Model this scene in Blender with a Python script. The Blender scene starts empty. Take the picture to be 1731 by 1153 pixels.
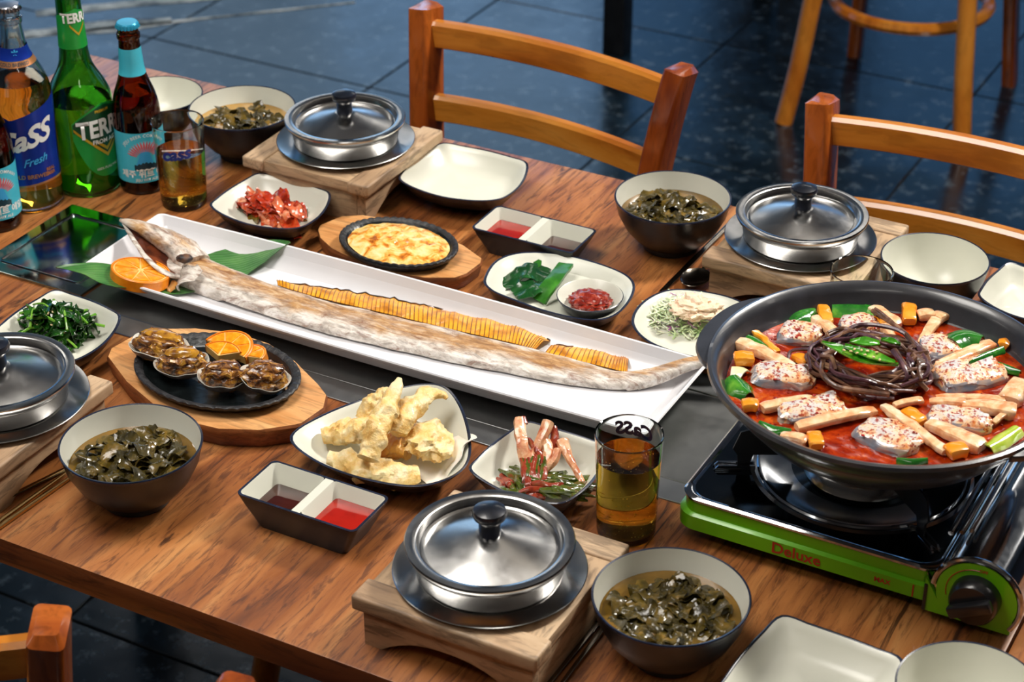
import bpy, bmesh, math, random
from math import sin, cos, pi, radians, sqrt, atan2
from mathutils import Vector, Matrix, noise, Euler

random.seed(7)
D = bpy.data
SC = bpy.context.scene
COL = SC.collection
TZ = 0.75                      # table top height; world x runs along the table, y across it

# ------------------------------------------------------------------ camera
CAMX, CAMY, CAMZ = 0.94013, -1.53743, TZ + 1.04646
FPX, PITCH, YAW = 3432.43, 0.5432371, -0.4931129
cd = D.cameras.new('camera'); cam = D.objects.new('camera', cd); COL.objects.link(cam)
cd.sensor_width = 36; cd.lens = FPX / 1731 * 36
cd.clip_start = .05; cd.clip_end = 60
cam.location = (CAMX, CAMY, CAMZ)
cam.rotation_euler = (pi / 2 - PITCH, 0, -YAW)
cd.dof.use_dof = True; cd.dof.focus_distance = 1.86; cd.dof.aperture_fstop = 11
SC.camera = cam
# ------------------------------------------------------------------ exposure, world, lamps
SC.view_settings.view_transform = 'Standard'
SC.view_settings.look = 'None'
SC.view_settings.gamma = 1
SC.view_settings.exposure = 0.0
SC.view_settings.use_curve_mapping = False
wd = D.worlds.new('daylight'); SC.world = wd; wd.use_nodes = True
bg = wd.node_tree.nodes['Background']
bg.inputs[0].default_value = (.17, .44, .90, 1)
bg.inputs[1].default_value = .95

def area(name, loc, target, size, power, col, sy=None):
    l = D.lights.new(name, 'AREA'); l.energy = power; l.color = col
    l.shape = 'RECTANGLE'; l.size = size; l.size_y = sy or size
    o = D.objects.new(name, l); COL.objects.link(o); o.location = loc
    d = Vector(target) - Vector(loc)
    o.rotation_euler = d.to_track_quat('-Z', 'Y').to_euler()
    return o
area('ceiling_lamp_and_fill', (1.15, 1.35, 2.62), (.1, -.1, TZ), .34, 64, (1.0, .95, .88))
area('ceiling_lamp_and_fill', (-.35, -.55, 2.72), (.05, -.15, TZ), .9, 34, (1.0, .95, .88))  # broad overhead fill, added to lift the near faces
area('window_daylight', (-3.2, 4.4, 1.7), (0, 0, .7), 2.4, 16, (.45, .70, 1.0), 1.6)

# ------------------------------------------------------------------ helpers
_fw = (cos(PITCH), -sin(PITCH))
_ux, _uz = sin(PITCH), cos(PITCH)
def at(px, py, z=0.0):
    """table-frame point seen at a pixel of the 1731x1153 photo, z above the table top"""
    a = (px - 865.5) / FPX; b = -(py - 576.5) / FPX
    dx, dy, dz = a, _fw[0] + b * _ux, _fw[1] + b * _uz
    s = (z - 1.04646) / dz
    X, Y = dx * s, dy * s
    c, q = cos(YAW), sin(YAW)
    return Vector((X * c + Y * q + CAMX, -X * q + Y * c + CAMY, TZ + z))

def obj(name, verts, faces, mats, parent=None, smooth=True, mi=None, loc=None, rot=None):
    me = D.meshes.new(name); me.from_pydata([tuple(v) for v in verts], [], faces)
    if not isinstance(mats, (list, tuple)): mats = [mats]
    for m in mats: me.materials.append(m)
    if mi: me.polygons.foreach_set('material_index', mi)
    if smooth:
        me.polygons.foreach_set('use_smooth', [True] * len(me.polygons))
        try: me.set_sharp_from_angle(angle=radians(38))
        except Exception: pass
    me.update()
    o = D.objects.new(name, me); COL.objects.link(o)
    if parent: o.parent = parent
    if loc is not None: o.location = loc
    if rot is not None: o.rotation_euler = rot
    return o
def fromg(name, g, mats, parent=None, smooth=True, **k):
    return obj(name, g[0], g[1], mats, parent, smooth, g[2] if len(g) > 2 else None, **k)
def tag(o, label, cat, group=None, kind=None):
    o['label'] = label; o['category'] = cat
    if group: o['group'] = group
    if kind: o['kind'] = kind
    return o
def thing(name, label, cat, loc=(0, 0, 0), rz=0, group=None):
    o = D.objects.new(name, None); COL.objects.link(o); o.location = loc; o.rotation_euler = (0, 0, rz)
    o.empty_display_size = .02
    return tag(o, label, cat, group)
def struct(o): o['kind'] = 'structure'; return o
def dup(o, loc=None, rot=None, label=None, parent=None, first=True):
    c = o.copy(); COL.objects.link(c)
    if parent: c.parent = parent
    if loc is not None: c.location = loc
    if rot is not None: c.rotation_euler = rot
    if label: c['label'] = label
    for ch in list(o.children): dup(ch, parent=c, first=False)
    return c

def join(*gs):
    V, F, MI = [], [], []
    for g in gs:
        b = len(V); V += list(g[0]); F += [[i + b for i in f] for f in g[1]]
        MI += list(g[2]) if len(g) > 2 and g[2] else [0] * len(g[1])
    return V, F, MI
def xf(g, M_): return ([M_ @ Vector(v) for v in g[0]], g[1]) + tuple(g[2:])
def setmi(g, i): return (g[0], g[1], [i] * len(g[1]))
def loft(rings, cap0=True, cap1=True, mis=None):
    n = len(rings[0]); V = [v for r in rings for v in r]; F = []; MI = []
    for k in range(len(rings) - 1):
        for i in range(n):
            j = (i + 1) % n
            F.append([k * n + i, k * n + j, (k + 1) * n + j, (k + 1) * n + i]); MI.append(mis[k] if mis else 0)
    if cap0: F.append(list(range(n))[::-1]); MI.append(mis[0] if mis else 0)
    if cap1: F.append([(len(rings) - 1) * n + i for i in range(n)]); MI.append(mis[-1] if mis else 0)
    return V, F, MI
def lathe(prof, n=64, mis=None, cap0=True, cap1=True, sx=1, sy=1):
    rings = [[Vector((max(r, 1e-5) * cos(2 * pi * i / n) * sx, max(r, 1e-5) * sin(2 * pi * i / n) * sy, z)) for i in range(n)] for r, z in prof]
    return loft(rings, cap0, cap1, mis)
def box(x0, x1, y0, y1, z0, z1, b=0.0, seg=2):
    bm = bmesh.new(); bmesh.ops.create_cube(bm, size=1)
    for v in bm.verts:
        v.co = Vector(((x0 + x1) / 2 + v.co.x * (x1 - x0), (y0 + y1) / 2 + v.co.y * (y1 - y0), (z0 + z1) / 2 + v.co.z * (z1 - z0)))
    if b: bmesh.ops.bevel(bm, geom=bm.edges[:], offset=b, segments=seg, profile=.6, affect='EDGES')
    bm.verts.index_update()
    g = ([v.co.copy() for v in bm.verts], [[v.index for v in f.verts] for f in bm.faces]); bm.free(); return g
def prism(pts, z0, z1, b=0.0, seg=2):
    bm = bmesh.new()
    vs = [bm.verts.new((p[0], p[1], z0)) for p in pts]; f = bm.faces.new(vs)
    r = bmesh.ops.extrude_face_region(bm, geom=[f])
    for e in r['geom']:
        if isinstance(e, bmesh.types.BMVert): e.co.z = z1
    bmesh.ops.recalc_face_normals(bm, faces=bm.faces[:])
    if b:
        ed = [e for e in bm.edges if abs(e.verts[0].co.z - e.verts[1].co.z) < 1e-6]
        bmesh.ops.bevel(bm, geom=ed, offset=b, segments=seg, profile=.6, affect='EDGES')
    bm.verts.index_update()
    g = ([v.co.copy() for v in bm.verts], [[v.index for v in f.verts] for f in bm.faces]); bm.free(); return g
def crv(pts, n=40, closed=False):
    """Catmull-Rom through points of any dimension"""
    P = [tuple(p) for p in pts]; m = len(P); out = []
    N = n if closed else n - 1
    for k in range(n):
        t = k / N * (m if closed else m - 1)
        i = int(t); f = t - i
        if not closed and i >= m - 1: i, f = m - 2, 1.0
        def g(j): return P[j % m] if closed else P[min(max(j, 0), m - 1)]
        a, b, c, d = g(i - 1), g(i), g(i + 1), g(i + 2)
        out.append(tuple(.5 * (2 * b[q] + (c[q] - a[q]) * f + (2 * a[q] - 5 * b[q] + 4 * c[q] - d[q]) * f * f + (3 * b[q] - a[q] - 3 * c[q] + d[q]) * f ** 3) for q in range(len(b))))
    return out
def tube(pts, rad, n=8, closed=False, flat=1.0, up=None, wob=0, twist=0, sec=None):
    P = [Vector(p[:3]) for p in pts]; m = len(P); R = rad if isinstance(rad, (list, tuple)) else [rad] * m
    rings = []; u = None
    for k in range(m):
        t = (P[(k + 1) % m] - P[k - 1]) if closed else (P[min(k + 1, m - 1)] - P[max(k - 1, 0)])
        if t.length < 1e-9: t = Vector((1, 0, 0))
        t.normalize()
        if up is not None: s = t.cross(Vector(up)); s = s.normalized() if s.length > 1e-6 else Vector((1, 0, 0)); u = s
        else:
            if u is None:
                u = t.orthogonal().normalized()
                if abs(t.z) < .9: u = t.cross(Vector((0, 0, 1))).normalized()
            u = (u - t * u.dot(t)).normalized()
        w = u.cross(t)
        ring = []
        for i in range(n):
            a = 2 * pi * i / n + twist * k
            r = R[k] * (1 + (noise.noise(P[k] * 90 + Vector((a, 0, 0))) * wob if wob else 0))
            if sec: q = sec[i]; ring.append(P[k] + u * q[0] * R[k] + w * q[1] * R[k])
            else: ring.append(P[k] + u * cos(a) * r + w * sin(a) * r * flat)
        rings.append(ring)
    if closed: rings.append(rings[0])
    return loft(rings, not closed, not closed)[:2]
def blob(c, r, rot=(0, 0, 0), amp=.1, fr=3, sub=3, seed=0, octv=3, clampz=None):
    bm = bmesh.new(); bmesh.ops.create_icosphere(bm, subdivisions=sub, radius=1)
    M_ = Euler(rot).to_matrix(); sd = Vector((seed * 3.1, seed * 1.7, seed * .9))
    for v in bm.verts:
        p = v.co.copy(); k = 1 + amp * noise.fractal(p * fr + sd, 1.0, 2.0, octv)
        q = M_ @ Vector((p.x * r[0] * k, p.y * r[1] * k, p.z * r[2] * k)) + Vector(c)
        if clampz is not None and q.z < clampz: q.z = clampz
        v.co = q
    g = ([v.co.copy() for v in bm.verts], [[v.index for v in f.verts] for f in bm.faces]); bm.free(); return g
def sheet(pts, wid, nu=24, nv=7, th=.0006, ruf=0.0, fr=40, seed=0, curl=0.0, up=(0, 0, 1), tipw=None):
    """thin leaf / strip along a centre line; wid = list of half-widths; ruffled; has thickness"""
    C = [Vector(p) for p in crv(pts, nu)]; W = [w[0] for w in crv([(w,) for w in wid], nu)]
    T_, B_ = [], []; sd = Vector((seed * 5.3, seed * 2.2, seed))
    for k in range(nu):
        t = (C[min(k + 1, nu - 1)] - C[max(k - 1, 0)]).normalized()
        s = t.cross(Vector(up)); s = s.normalized() if s.length > 1e-5 else Vector((1, 0, 0)); nn = s.cross(t)
        for j in range(nv):
            f = j / (nv - 1) * 2 - 1
            p = C[k] + s * f * max(W[k], .0001) + nn * curl * (f * f)
            if ruf: p = p + nn * ruf * noise.fractal(p * fr + sd, 1, 2, 2) * (.4 + abs(f))
            T_.append(p + nn * th / 2); B_.append(p - nn * th / 2)
    V = T_ + B_; N = nu * nv; F = []
    for k in range(nu - 1):
        for j in range(nv - 1):
            a = k * nv + j
            F.append([a, a + nv, a + nv + 1, a + 1]); F.append([N + a, N + a + 1, N + a + nv + 1, N + a + nv])
    for k in range(nu - 1):
        a = k * nv; F.append([a, N + a, N + a + nv, a + nv]); a = k * nv + nv - 1; F.append([a, a + nv, N + a + nv, N + a])
    for j in range(nv - 1):
        F.append([j, j + 1, N + j + 1, N + j]); a = (nu - 1) * nv + j; F.append([a, N + a, N + a + 1, a + 1])
    return V, F
def rel(pts, o): return [Vector(p) - Vector(o) for p in pts]

# ------------------------------------------------------------------ materials
def lin(c):
    if isinstance(c, str):
        c = [int(c[i:i + 2], 16) / 255 for i in (0, 2, 4)]
        c = [x / 12.92 if x <= .04045 else ((x + .055) / 1.055) ** 2.4 for x in c]
    return (c[0], c[1], c[2], 1)
class NT:
    def __init__(s, name):
        s.m = D.materials.new(name); s.m.use_nodes = True; s.t = s.m.node_tree; s.n = s.t.nodes; s.l = s.t.links
        s.b = s.n['Principled BSDF']; s.tc = s.n.new('ShaderNodeTexCoord')
    def link(s, a, b): s.l.new(a, b)
    def mapv(s, scale, rot=(0, 0, 0), src='Object', loc=(0, 0, 0)):
        m = s.n.new('ShaderNodeMapping'); m.inputs['Scale'].default_value = scale; m.inputs['Rotation'].default_value = rot; m.inputs['Location'].default_value = loc
        s.link(s.tc.outputs[src], m.inputs[0]); return m.outputs[0]
    def noise(s, vec, scale, detail=3, rough=.5, dist=0):
        t = s.n.new('ShaderNodeTexNoise'); t.inputs['Scale'].default_value = scale; t.inputs['Detail'].default_value = detail
        t.inputs['Roughness'].default_value = rough; t.inputs['Distortion'].default_value = dist
        if vec is not None: s.link(vec, t.inputs['Vector'])
        return t.outputs[0]
    def voro(s, vec, scale, feature='F1'):
        t = s.n.new('ShaderNodeTexVoronoi'); t.feature = feature; t.inputs['Scale'].default_value = scale
        if vec is not None: s.link(vec, t.inputs['Vector'])
        return t.outputs[0]
    def ramp(s, fac, stops):
        r = s.n.new('ShaderNodeValToRGB'); e = r.color_ramp.elements
        while len(e) < len(stops): e.new(.5)
        for q, (p, c) in zip(e, stops): q.position = p; q.color = lin(c) if not isinstance(c, (int, float)) else (c, c, c, 1)
        s.link(fac, r.inputs[0]); return r.outputs[0]
    def mix(s, fac, a, b, mode='MIX'):
        m = s.n.new('ShaderNodeMix'); m.data_type = 'RGBA'; m.blend_type = mode
        for sock, v in ((m.inputs[0], fac), (m.inputs[6], a), (m.inputs[7], b)):
            if isinstance(v, bpy.types.NodeSocket): s.link(v, sock)
            elif isinstance(v, (int, float)): sock.default_value = v
            else: sock.default_value = lin(v)
        return m.outputs[2]
    def bump(s, h, strength=.3, dist=.001):
        b = s.n.new('ShaderNodeBump'); b.inputs['Strength'].default_value = strength; b.inputs['Distance'].default_value = dist
        s.link(h, b.inputs['Height'])
        if s.b.inputs['Normal'].links: s.link(s.b.inputs['Normal'].links[0].from_socket, b.inputs['Normal'])
        s.link(b.outputs[0], s.b.inputs['Normal']); return b
    def col(s, c):
        if isinstance(c, bpy.types.NodeSocket): s.link(c, s.b.inputs['Base Color'])
        else: s.b.inputs['Base Color'].default_value = lin(c)
    def set(s, **k):
        names = dict(rough='Roughness', metal='Metallic', ior='IOR', trans='Transmission Weight', coat='Coat Weight', coatr='Coat Roughness', sss='Subsurface Weight', spec='Specular IOR Level', aniso='Anisotropic', sheen='Sheen Weight')
        for a, v in k.items():
            i = s.b.inputs[names[a]]
            if isinstance(v, bpy.types.NodeSocket): s.link(v, i)
            else: i.default_value = v
        return s
def plain(name, c, rough=.5, c2=None, ns=30, lo=.4, hi=.65, bump=0, bs=200, bd=.0005, detail=4, **k):
    t = NT(name); v = t.tc.outputs['Object']
    n = t.noise(v, ns, detail)
    t.col(t.ramp(n, [(lo, c), (hi, c2)]) if c2 else t.ramp(n, [(.3, c), (.7, tuple(x * .93 for x in lin(c)[:3]))]))
    t.set(rough=rough, **k)
    if bump: t.bump(t.noise(v, bs, 3), bump, bd)
    if k.get('sss'): t.b.inputs['Subsurface Radius'].default_value = (.006, .003, .0015)
    return t.m
def wood(name, cols, sc=(14, 1.4, 14), rough=.35, pore=.5, coat=0, bump=.15, rot=(0, 0, 0), dist=1.2):
    t = NT(name); v = t.mapv(sc, rot)
    big = t.noise(v, 1.0, 5, .6, dist)
    c = t.ramp(big, [(.28, cols[0]), (.43, cols[1]), (.55, cols[2]), (.72, cols[3])])
    v2 = t.mapv(tuple(a * 9 for a in sc), rot); fine = t.noise(v2, 1.0, 4, .65, .6)
    f2 = t.ramp(fine, [(.36, 0.0), (.52, 1.0)])
    c = t.mix(pore, c, f2, 'MULTIPLY')
    t.col(c); t.set(rough=rough, coat=coat)
    if coat: t.b.inputs['Coat Roughness'].default_value = .12
    t.bump(fine, bump, .0006); return t.m
def steel(name, c='c8c8c8', rough=.22, aniso=.0, scr=.4, radial=False):
    t = NT(name); v = t.tc.outputs['Object']
    n = t.noise(t.mapv((40, 40, 40)), 1, 5, .7); t.col(t.mix(n, c, tuple(x * .8 for x in lin(c)[:3])))
    t.set(metal=1.0, rough=t.ramp(n, [(.2, max(rough - .07, .02)), (.8, rough + .08)]), aniso=aniso)
    if radial:
        g = t.n.new('ShaderNodeTangent'); g.direction_type = 'RADIAL'; g.axis = 'Z'; t.link(g.outputs[0], t.b.inputs['Tangent'])
    t.bump(t.noise(v, 900, 2), .04 * scr, .0003)
    return t.m

m_table = None
def make_table_mat(edge=False):
    t = NT('walnut_laminate_edge' if edge else 'walnut_laminate')
    rot = (0, 0, 0)
    sc = (1.6, 14, 14) if edge else (15, 1.7, 10)
    v = t.mapv(sc, rot)
    big = t.noise(v, 1.0, 6, .62, 1.6)
    cols = ['3a1c0e', '5d3016', '6e3d1c', '86502a'] if edge else ['4a2614', '8e5329', 'b5743e', 'd29a5e']
    c = t.ramp(big, [(.27, cols[0]), (.40, cols[1]), (.54, cols[2]), (.74, cols[3])])
    blot = t.noise(t.mapv((5, 2.2, 3)), 1, 3); c = t.mix(t.ramp(blot, [(.35, .0), (.7, .55)]), c, '7d431d')
    v2 = t.mapv(tuple(a * (10 if not edge else 6) for a in sc)); fine = t.noise(v2, 1.0, 5, .7, .9)
    c = t.mix(.62, c, t.ramp(fine, [(.38, '5a3a2c'), (.50, 'ffffff')]), 'MULTIPLY')
    v3 = t.mapv((sc[0] * 2.6, sc[1] * 2.6, 20), loc=(3, 1, 0)); st = t.noise(v3, 1, 4, .6, 2.2)
    c = t.mix(t.ramp(st, [(.32, .85), (.39, 0.0)]), c, '2a140c')
    t.col(c); t.set(rough=t.ramp(fine, [(.3, .5), (.7, .34)]), coat=.12)
    t.bump(fine, .25, .0006); return t.m
m_table = make_table_mat(); m_edge = make_table_mat(True)
m_bamboo = wood('bamboo_board', ['96795a', 'b59674', 'c8aa87', 'd9c0a0'], (16, 3, 16), .55, .45, bump=.25)
m_bambooX = wood('bamboo_strip', ['846850', 'a28466', 'ba9b7a', 'ceb392'], (3, 18, 16), .55, .5, bump=.25)
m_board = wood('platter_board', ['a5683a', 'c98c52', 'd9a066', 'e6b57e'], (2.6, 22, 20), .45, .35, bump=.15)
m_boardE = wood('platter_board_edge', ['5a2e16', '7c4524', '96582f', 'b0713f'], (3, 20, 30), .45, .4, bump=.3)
m_chair = wood('varnished_beech', ['8f4812', 'b8671c', 'cc7d28', 'd98f38'], (7, 7, 2.0), .22, .2, coat=.5, bump=.05)
m_chairR = wood('varnished_beech_rail', ['94480f', 'b4681c', 'c87f2a', 'd6923c'], (1.6, 8, 8), .2, .2, coat=.5, bump=.05)
m_chairD = wood('varnished_beech_dark', ['6a2a10', '934517', 'ad5a20', 'c4712c'], (9, 9, 1.6), .2, .3, coat=.5, bump=.05)
def dishmat():
    t = NT('cream_melamine'); v = t.tc.outputs['Object']
    a = t.noise(t.mapv((60, 900, 60)), 1, 2); t.col(t.mix(t.noise(v, 25, 2), 'dcdbce', 'd0d1c3'))
    t.set(rough=.28, spec=.5); t.bump(a, .06, .0003); return t.m
m_cream = dishmat()
m_black = plain('black_melamine', '17181c', .33, '202127', 60, bump=.05, bs=500)
m_navy = plain('navy_rim', '171d2e', .25, '222a40', 80)
m_porcelain = plain('white_porcelain', 'ecebee', .16, 'e4e4e8', 12, coat=.3)
m_steel = steel('brushed_steel', 'c9c8c6', .2, .75, .5, True)
m_chrome = steel('polished_chrome', 'b9bcc0', .1, 0, .6)
m_sheet = steel('worn_steel_panel', 'a9abac', .38, .3, 1.5)
m_sheetdk = steel('dark_steel_panel', '8a8b8a', .42, .2, 1.5)
m_sheetlid = steel('glossy_steel_lid', '9fb0ae', .13, 0, 1.0)
m_gold = steel('champagne_steel', 'd9bd84', .2, 0, .5)
m_spoon = steel('spoon_steel', '8d857a', .16, 0, .5)
m_knob = plain('black_bakelite', '10141d', .28, '1a2030', 60, coat=.3)
m_iron = plain('cast_iron', '17171a', .5, '2b2b2e', 90, bump=.9, bs=260, bd=.0012, spec=.6)
m_ironfloor = plain('cast_iron_inside', '0d1112', .25, '161b1c', 70, bump=.3, bs=260)
def glassmat(name, c, rough=0.0, ior=1.45):
    t = NT(name); t.col(c); t.set(trans=1.0, rough=rough, ior=ior); return t.m
m_glass = glassmat('clear_glass', 'f4faf8')
m_gglass = glassmat('green_glass', '7fd060'); m_bglass = glassmat('brown_glass', 'a85a24'); m_cglass = glassmat('flint_glass', 'f6f3ea')
m_beer = glassmat('amber_beer', 'ffc648', 0, 1.33); m_beerg = glassmat('beer_in_green', 'f0ee80', 0, 1.33); m_beerb = glassmat('beer_in_brown', 'a8591a', 0, 1.33)
m_foam = plain('beer_bubbles', 'f5d78a', .15, 'fff0c0', 60)

# ================================================================== SETTING
def floormat(i):
    t = NT('dark_slate_tile' if i == 0 else 'dark_slate_tile_%s' % 'ab'[i - 1])
    v = t.mapv((1, 1, 1), src='Object', loc=(i * 7.3, i * 3.1, 0))
    a = t.noise(v, 9, 6, .65); b = t.noise(v, 30, 5, .65)
    c = t.ramp(a, [(.3, '081014'), (.5, '101c24'), (.72, '1c2e3a')])
    c = t.mix(t.ramp(b, [(.54, 0.0), (.72, .7)]), c, '65727a')
    t.col(c); t.set(rough=t.ramp(a, [(.3, .13), (.7, .27)]), spec=.5)
    t.bump(t.noise(v, 45, 4), .12, .002); return t.m
fm = [floormat(i) for i in range(3)]
m_grout = plain('black_grout', '0a0c0e', .8, '121416', 50)
fl = fromg('floor', box(-5, 4, -4.2, 6.2, -.1, -.004), m_grout); struct(fl)
TS = .58; tg = {}
tile_g = box(-TS / 2 + .002, TS / 2 - .002, -TS / 2 + .002, TS / 2 - .002, -.008, 0, .0015, 1)
tile_me = []
for i in range(3):
    o = fromg('tile', tile_g, fm[i], fl, smooth=False); tile_me.append(o.data); COL.objects.unlink(o); D.objects.remove(o)
for ix in range(-6, 6):
    for iy in range(-5, 8):
        o = D.objects.new('tile', tile_me[(ix * 5 + iy * 3) % 3]); COL.objects.link(o); o.parent = fl
        o.location = (-.66 + TS * (ix + .5), 1.87 + TS * (iy - .5), 0)
        o.rotation_euler = (0, 0, pi / 2 * ((ix * 7 + iy * 3) % 4))
m_wall = plain('warm_grey_plaster', '6e655c', .8, '5f574f', 6, bump=.1, bs=80)
m_walld = plain('dark_wood_panelling', '3a2a20', .6, '2c1f18', 6)
m_ceil = plain('grey_ceiling_paint', 'c4beb4', .8, 'b5aea4', 5)
m_frame = plain('dark_window_frame', '23262a', .4, '1a1c20', 20)
struct(fromg('ceiling', box(-5, 4, -4.2, 6.2, 2.9, 3.0), m_ceil, smooth=False))
m_panelglow = NT('added_panel_glow'); m_panelglow.b.inputs['Emission Color'].default_value = (1, .94, .86, 1); m_panelglow.b.inputs['Emission Strength'].default_value = 6.0; m_panelglow = m_panelglow.m  # glowing panels added out of view to brighten the steel lids and reflections
for lx, ly, lw in ((-3, -1.8, 'at the near left of the room'), (-.9, -1.8, 'at the near middle of the room'), (1.4, -1.8, 'behind the photographer'), (-3, 1.0, 'by the left windows'), (2.6, 1.0, 'by the panelled right wall'), (-3, 3.6, 'in the far left corner'), (-.5, 3.6, 'over the far middle of the room'), (2.0, 3.6, 'in the far right corner')):
    lt = thing('added_light_panel', 'long warm white glowing panel added for reflections ' + lw, 'lamp', (lx, ly, 2.84), 0, 'added ceiling light panels')
    fromg('added_panel_frame', box(-.62, .62, -.15, .15, .02, .06, .005), m_frame, lt); fromg('added_panel_diffuser', box(-.6, .6, -.13, .13, .0, .02, .004), m_panelglow, lt)
struct(fromg('wall_right', box(4, 4.1, -4.2, 6.2, 0, 2.9), m_walld, smooth=False))
struct(fromg('wall_front', box(-5.1, 4.1, -4.3, -4.2, 0, 2.9), m_wall, smooth=False))
def wallwin(name, horiz, a0, a1, fix, wins, zb, zt, wn):
    """wall with window openings and mullioned panes"""
    pcs = []; xs = [a0] + [q for w in wins for q in w] + [a1]
    def bx(p, q, z0, z1, d0=0, d1=.1): return box(p, q, fix + d0, fix + d1, z0, z1) if horiz else box(fix - d1, fix - d0, p, q, z0, z1)
    for k in range(0, len(xs), 2): pcs.append(bx(xs[k], xs[k + 1], 0, 2.9))
    for w in wins: pcs.append(bx(w[0], w[1], 0, zb)); pcs.append(bx(w[0], w[1], zt, 2.9))
    struct(fromg(name, join(*pcs), m_wall, smooth=False))
    for w in wins:
        fr = []; s = .05; m = (w[0] + w[1]) / 2; zm = zb + (zt - zb) * .62
        for p, q, z0, z1 in ((w[0], w[0] + s, zb, zt), (w[1] - s, w[1], zb, zt), (m - s / 2, m + s / 2, zb, zt), (w[0], w[1], zb, zb + s), (w[0], w[1], zt - s, zt), (w[0], w[1], zm, zm + s)):
            fr.append(bx(p, q, z0, z1, .03, .08))
        struct(fromg('window_%d' % wn[0], join(*fr), m_frame, smooth=False)); wn[0] += 1
wn = [1]
wallwin('wall_back', True, -5, 4, 6.2, [(-4.3, -2.2), (-1.6, .5), (1.1, 3.2)], .35, 2.4, wn)
wallwin('wall_left', False, -4.2, 6.2, -5, [(-.6, 1.5), (2.2, 4.0), (4.3, 5.8)], .35, 2.4, wn)

# ================================================================== TABLE
TX0, TX1, TY0, TY1 = -.708, .692, -.508, .365
def table(x0, x1, label, gx=0):
    t = thing('dining_table', label, 'table', ((x0 + x1) / 2, (TY0 + TY1) / 2, 0), group='dining tables')
    hx, hy = (x1 - x0) / 2, (TY1 - TY0) / 2
    g = box(-hx, hx, -hy, hy, TZ - .028, TZ, .0018, 2)
    V, F = g; mi = []
    for f in F:
        n = (Vector(V[f[1]]) - Vector(V[f[0]])).cross(Vector(V[f[2]]) - Vector(V[f[1]])); mi.append(1 if abs(n.z) < .5 * n.length else 0)
    obj('tabletop', V, F, [m_table, m_edge], t, mi=mi)
    for sx in (-1, 1):
        for sy in (-1, 1):
            fromg('leg', box(sx * (hx - .09) - .025, sx * (hx - .09) + .025, sy * (hy - .09) - .025, sy * (hy - .09) + .025, 0, TZ - .028, .003), m_blackmetal, t)
    for q in (-1, 1): fromg('apron', box(-hx + .09, hx - .09, q * (hy - .09) - .01, q * (hy - .09) + .01, TZ - .07, TZ - .028), m_blackmetal, t)
    return t
m_blackmetal = plain('black_powder_coat', '0b0c10', .4, '14161a', 40)
table(TX0, TX1, 'long walnut table laid with the whole meal')
table(TX1 + .002, TX1 + 1.4, 'walnut table butted against the right end of the laid table')

# steel grill insert in the table
gi = thing('grill_insert', 'long grey steel grill insert let into the walnut table under the white fish platter', 'grill', (0, 0, TZ))
fromg('flange', join(box(-.312, .45, -.1865, -.1575, -.004, .0016, .0006, 1), box(-.312, .45, -.01, .022, -.004, .0016, .0006, 1), box(.43, .45, -.1575, -.01, -.004, .0016, .0006, 1)), m_sheet, gi)
fromg('tray_well', box(-.3118, .4298, -.1572, -.0102, -.0035, .0001), m_sheetdk, gi)
fromg('cover_panel', box(-.3105, .4285, -.155, -.0125, -.003, .0006, .0006, 1), m_sheetdk, gi)
gl = thing('grill_cover', 'glossy square steel cover let into the table in front of the bottles', 'cover', (0, 0, TZ))
fromg('lid_plate', box(-.452, -.314, -.146, .013, .0002, .0032, .0012, 2), m_sheetlid, gl)
rp = crv([(-.434, -.127), (-.434, -.006), (-.332, -.006), (-.332, -.127)], 4, True)
def rrect(x0, x1, y0, y1, r, n=6):
    out = []
    for cx, cy, a0 in ((x1 - r, y1 - r, 0), (x0 + r, y1 - r, pi / 2), (x0 + r, y0 + r, pi), (x1 - r, y0 + r, 3 * pi / 2)):
        for k in range(n + 1): a = a0 + pi / 2 * k / n; out.append((cx + r * cos(a), cy + r * sin(a)))
    return out
fromg('pressed_rib', tube([(p[0], p[1], .0034) for p in rrect(-.436, -.330, -.128, -.006, .004, 3)], .0013, 6, True, up=(0, 0, 1)), m_chrome, gl)

m_streak = NT('painted_sun_streak'); _n = m_streak.noise(m_streak.tc.outputs['Object'], 9, 6, .7); m_streak.col(m_streak.ramp(_n, [(.36, '3a444a'), (.48, 'a5aaa4'), (.62, 'e2e4dc')])); m_streak.set(rough=.6); m_streak = m_streak.m  # pale colour laid on the tiles in place of sunlit streaks
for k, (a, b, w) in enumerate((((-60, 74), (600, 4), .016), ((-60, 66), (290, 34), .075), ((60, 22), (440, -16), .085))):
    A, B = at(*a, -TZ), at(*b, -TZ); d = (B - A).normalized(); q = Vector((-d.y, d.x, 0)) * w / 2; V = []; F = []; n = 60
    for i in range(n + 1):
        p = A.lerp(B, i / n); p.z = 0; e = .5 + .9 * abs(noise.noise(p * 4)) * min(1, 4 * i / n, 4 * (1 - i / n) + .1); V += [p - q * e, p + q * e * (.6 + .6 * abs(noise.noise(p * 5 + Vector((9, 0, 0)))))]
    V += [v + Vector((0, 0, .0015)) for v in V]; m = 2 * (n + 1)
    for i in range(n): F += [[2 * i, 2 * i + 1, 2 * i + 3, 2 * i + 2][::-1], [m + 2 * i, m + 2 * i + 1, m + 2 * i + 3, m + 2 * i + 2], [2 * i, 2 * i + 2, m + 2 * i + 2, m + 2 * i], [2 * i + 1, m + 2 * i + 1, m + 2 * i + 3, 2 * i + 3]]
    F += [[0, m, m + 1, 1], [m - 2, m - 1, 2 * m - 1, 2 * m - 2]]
    struct(obj('sun_streak_strip_%d' % (k + 1), V, F, m_streak, smooth=False))

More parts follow.
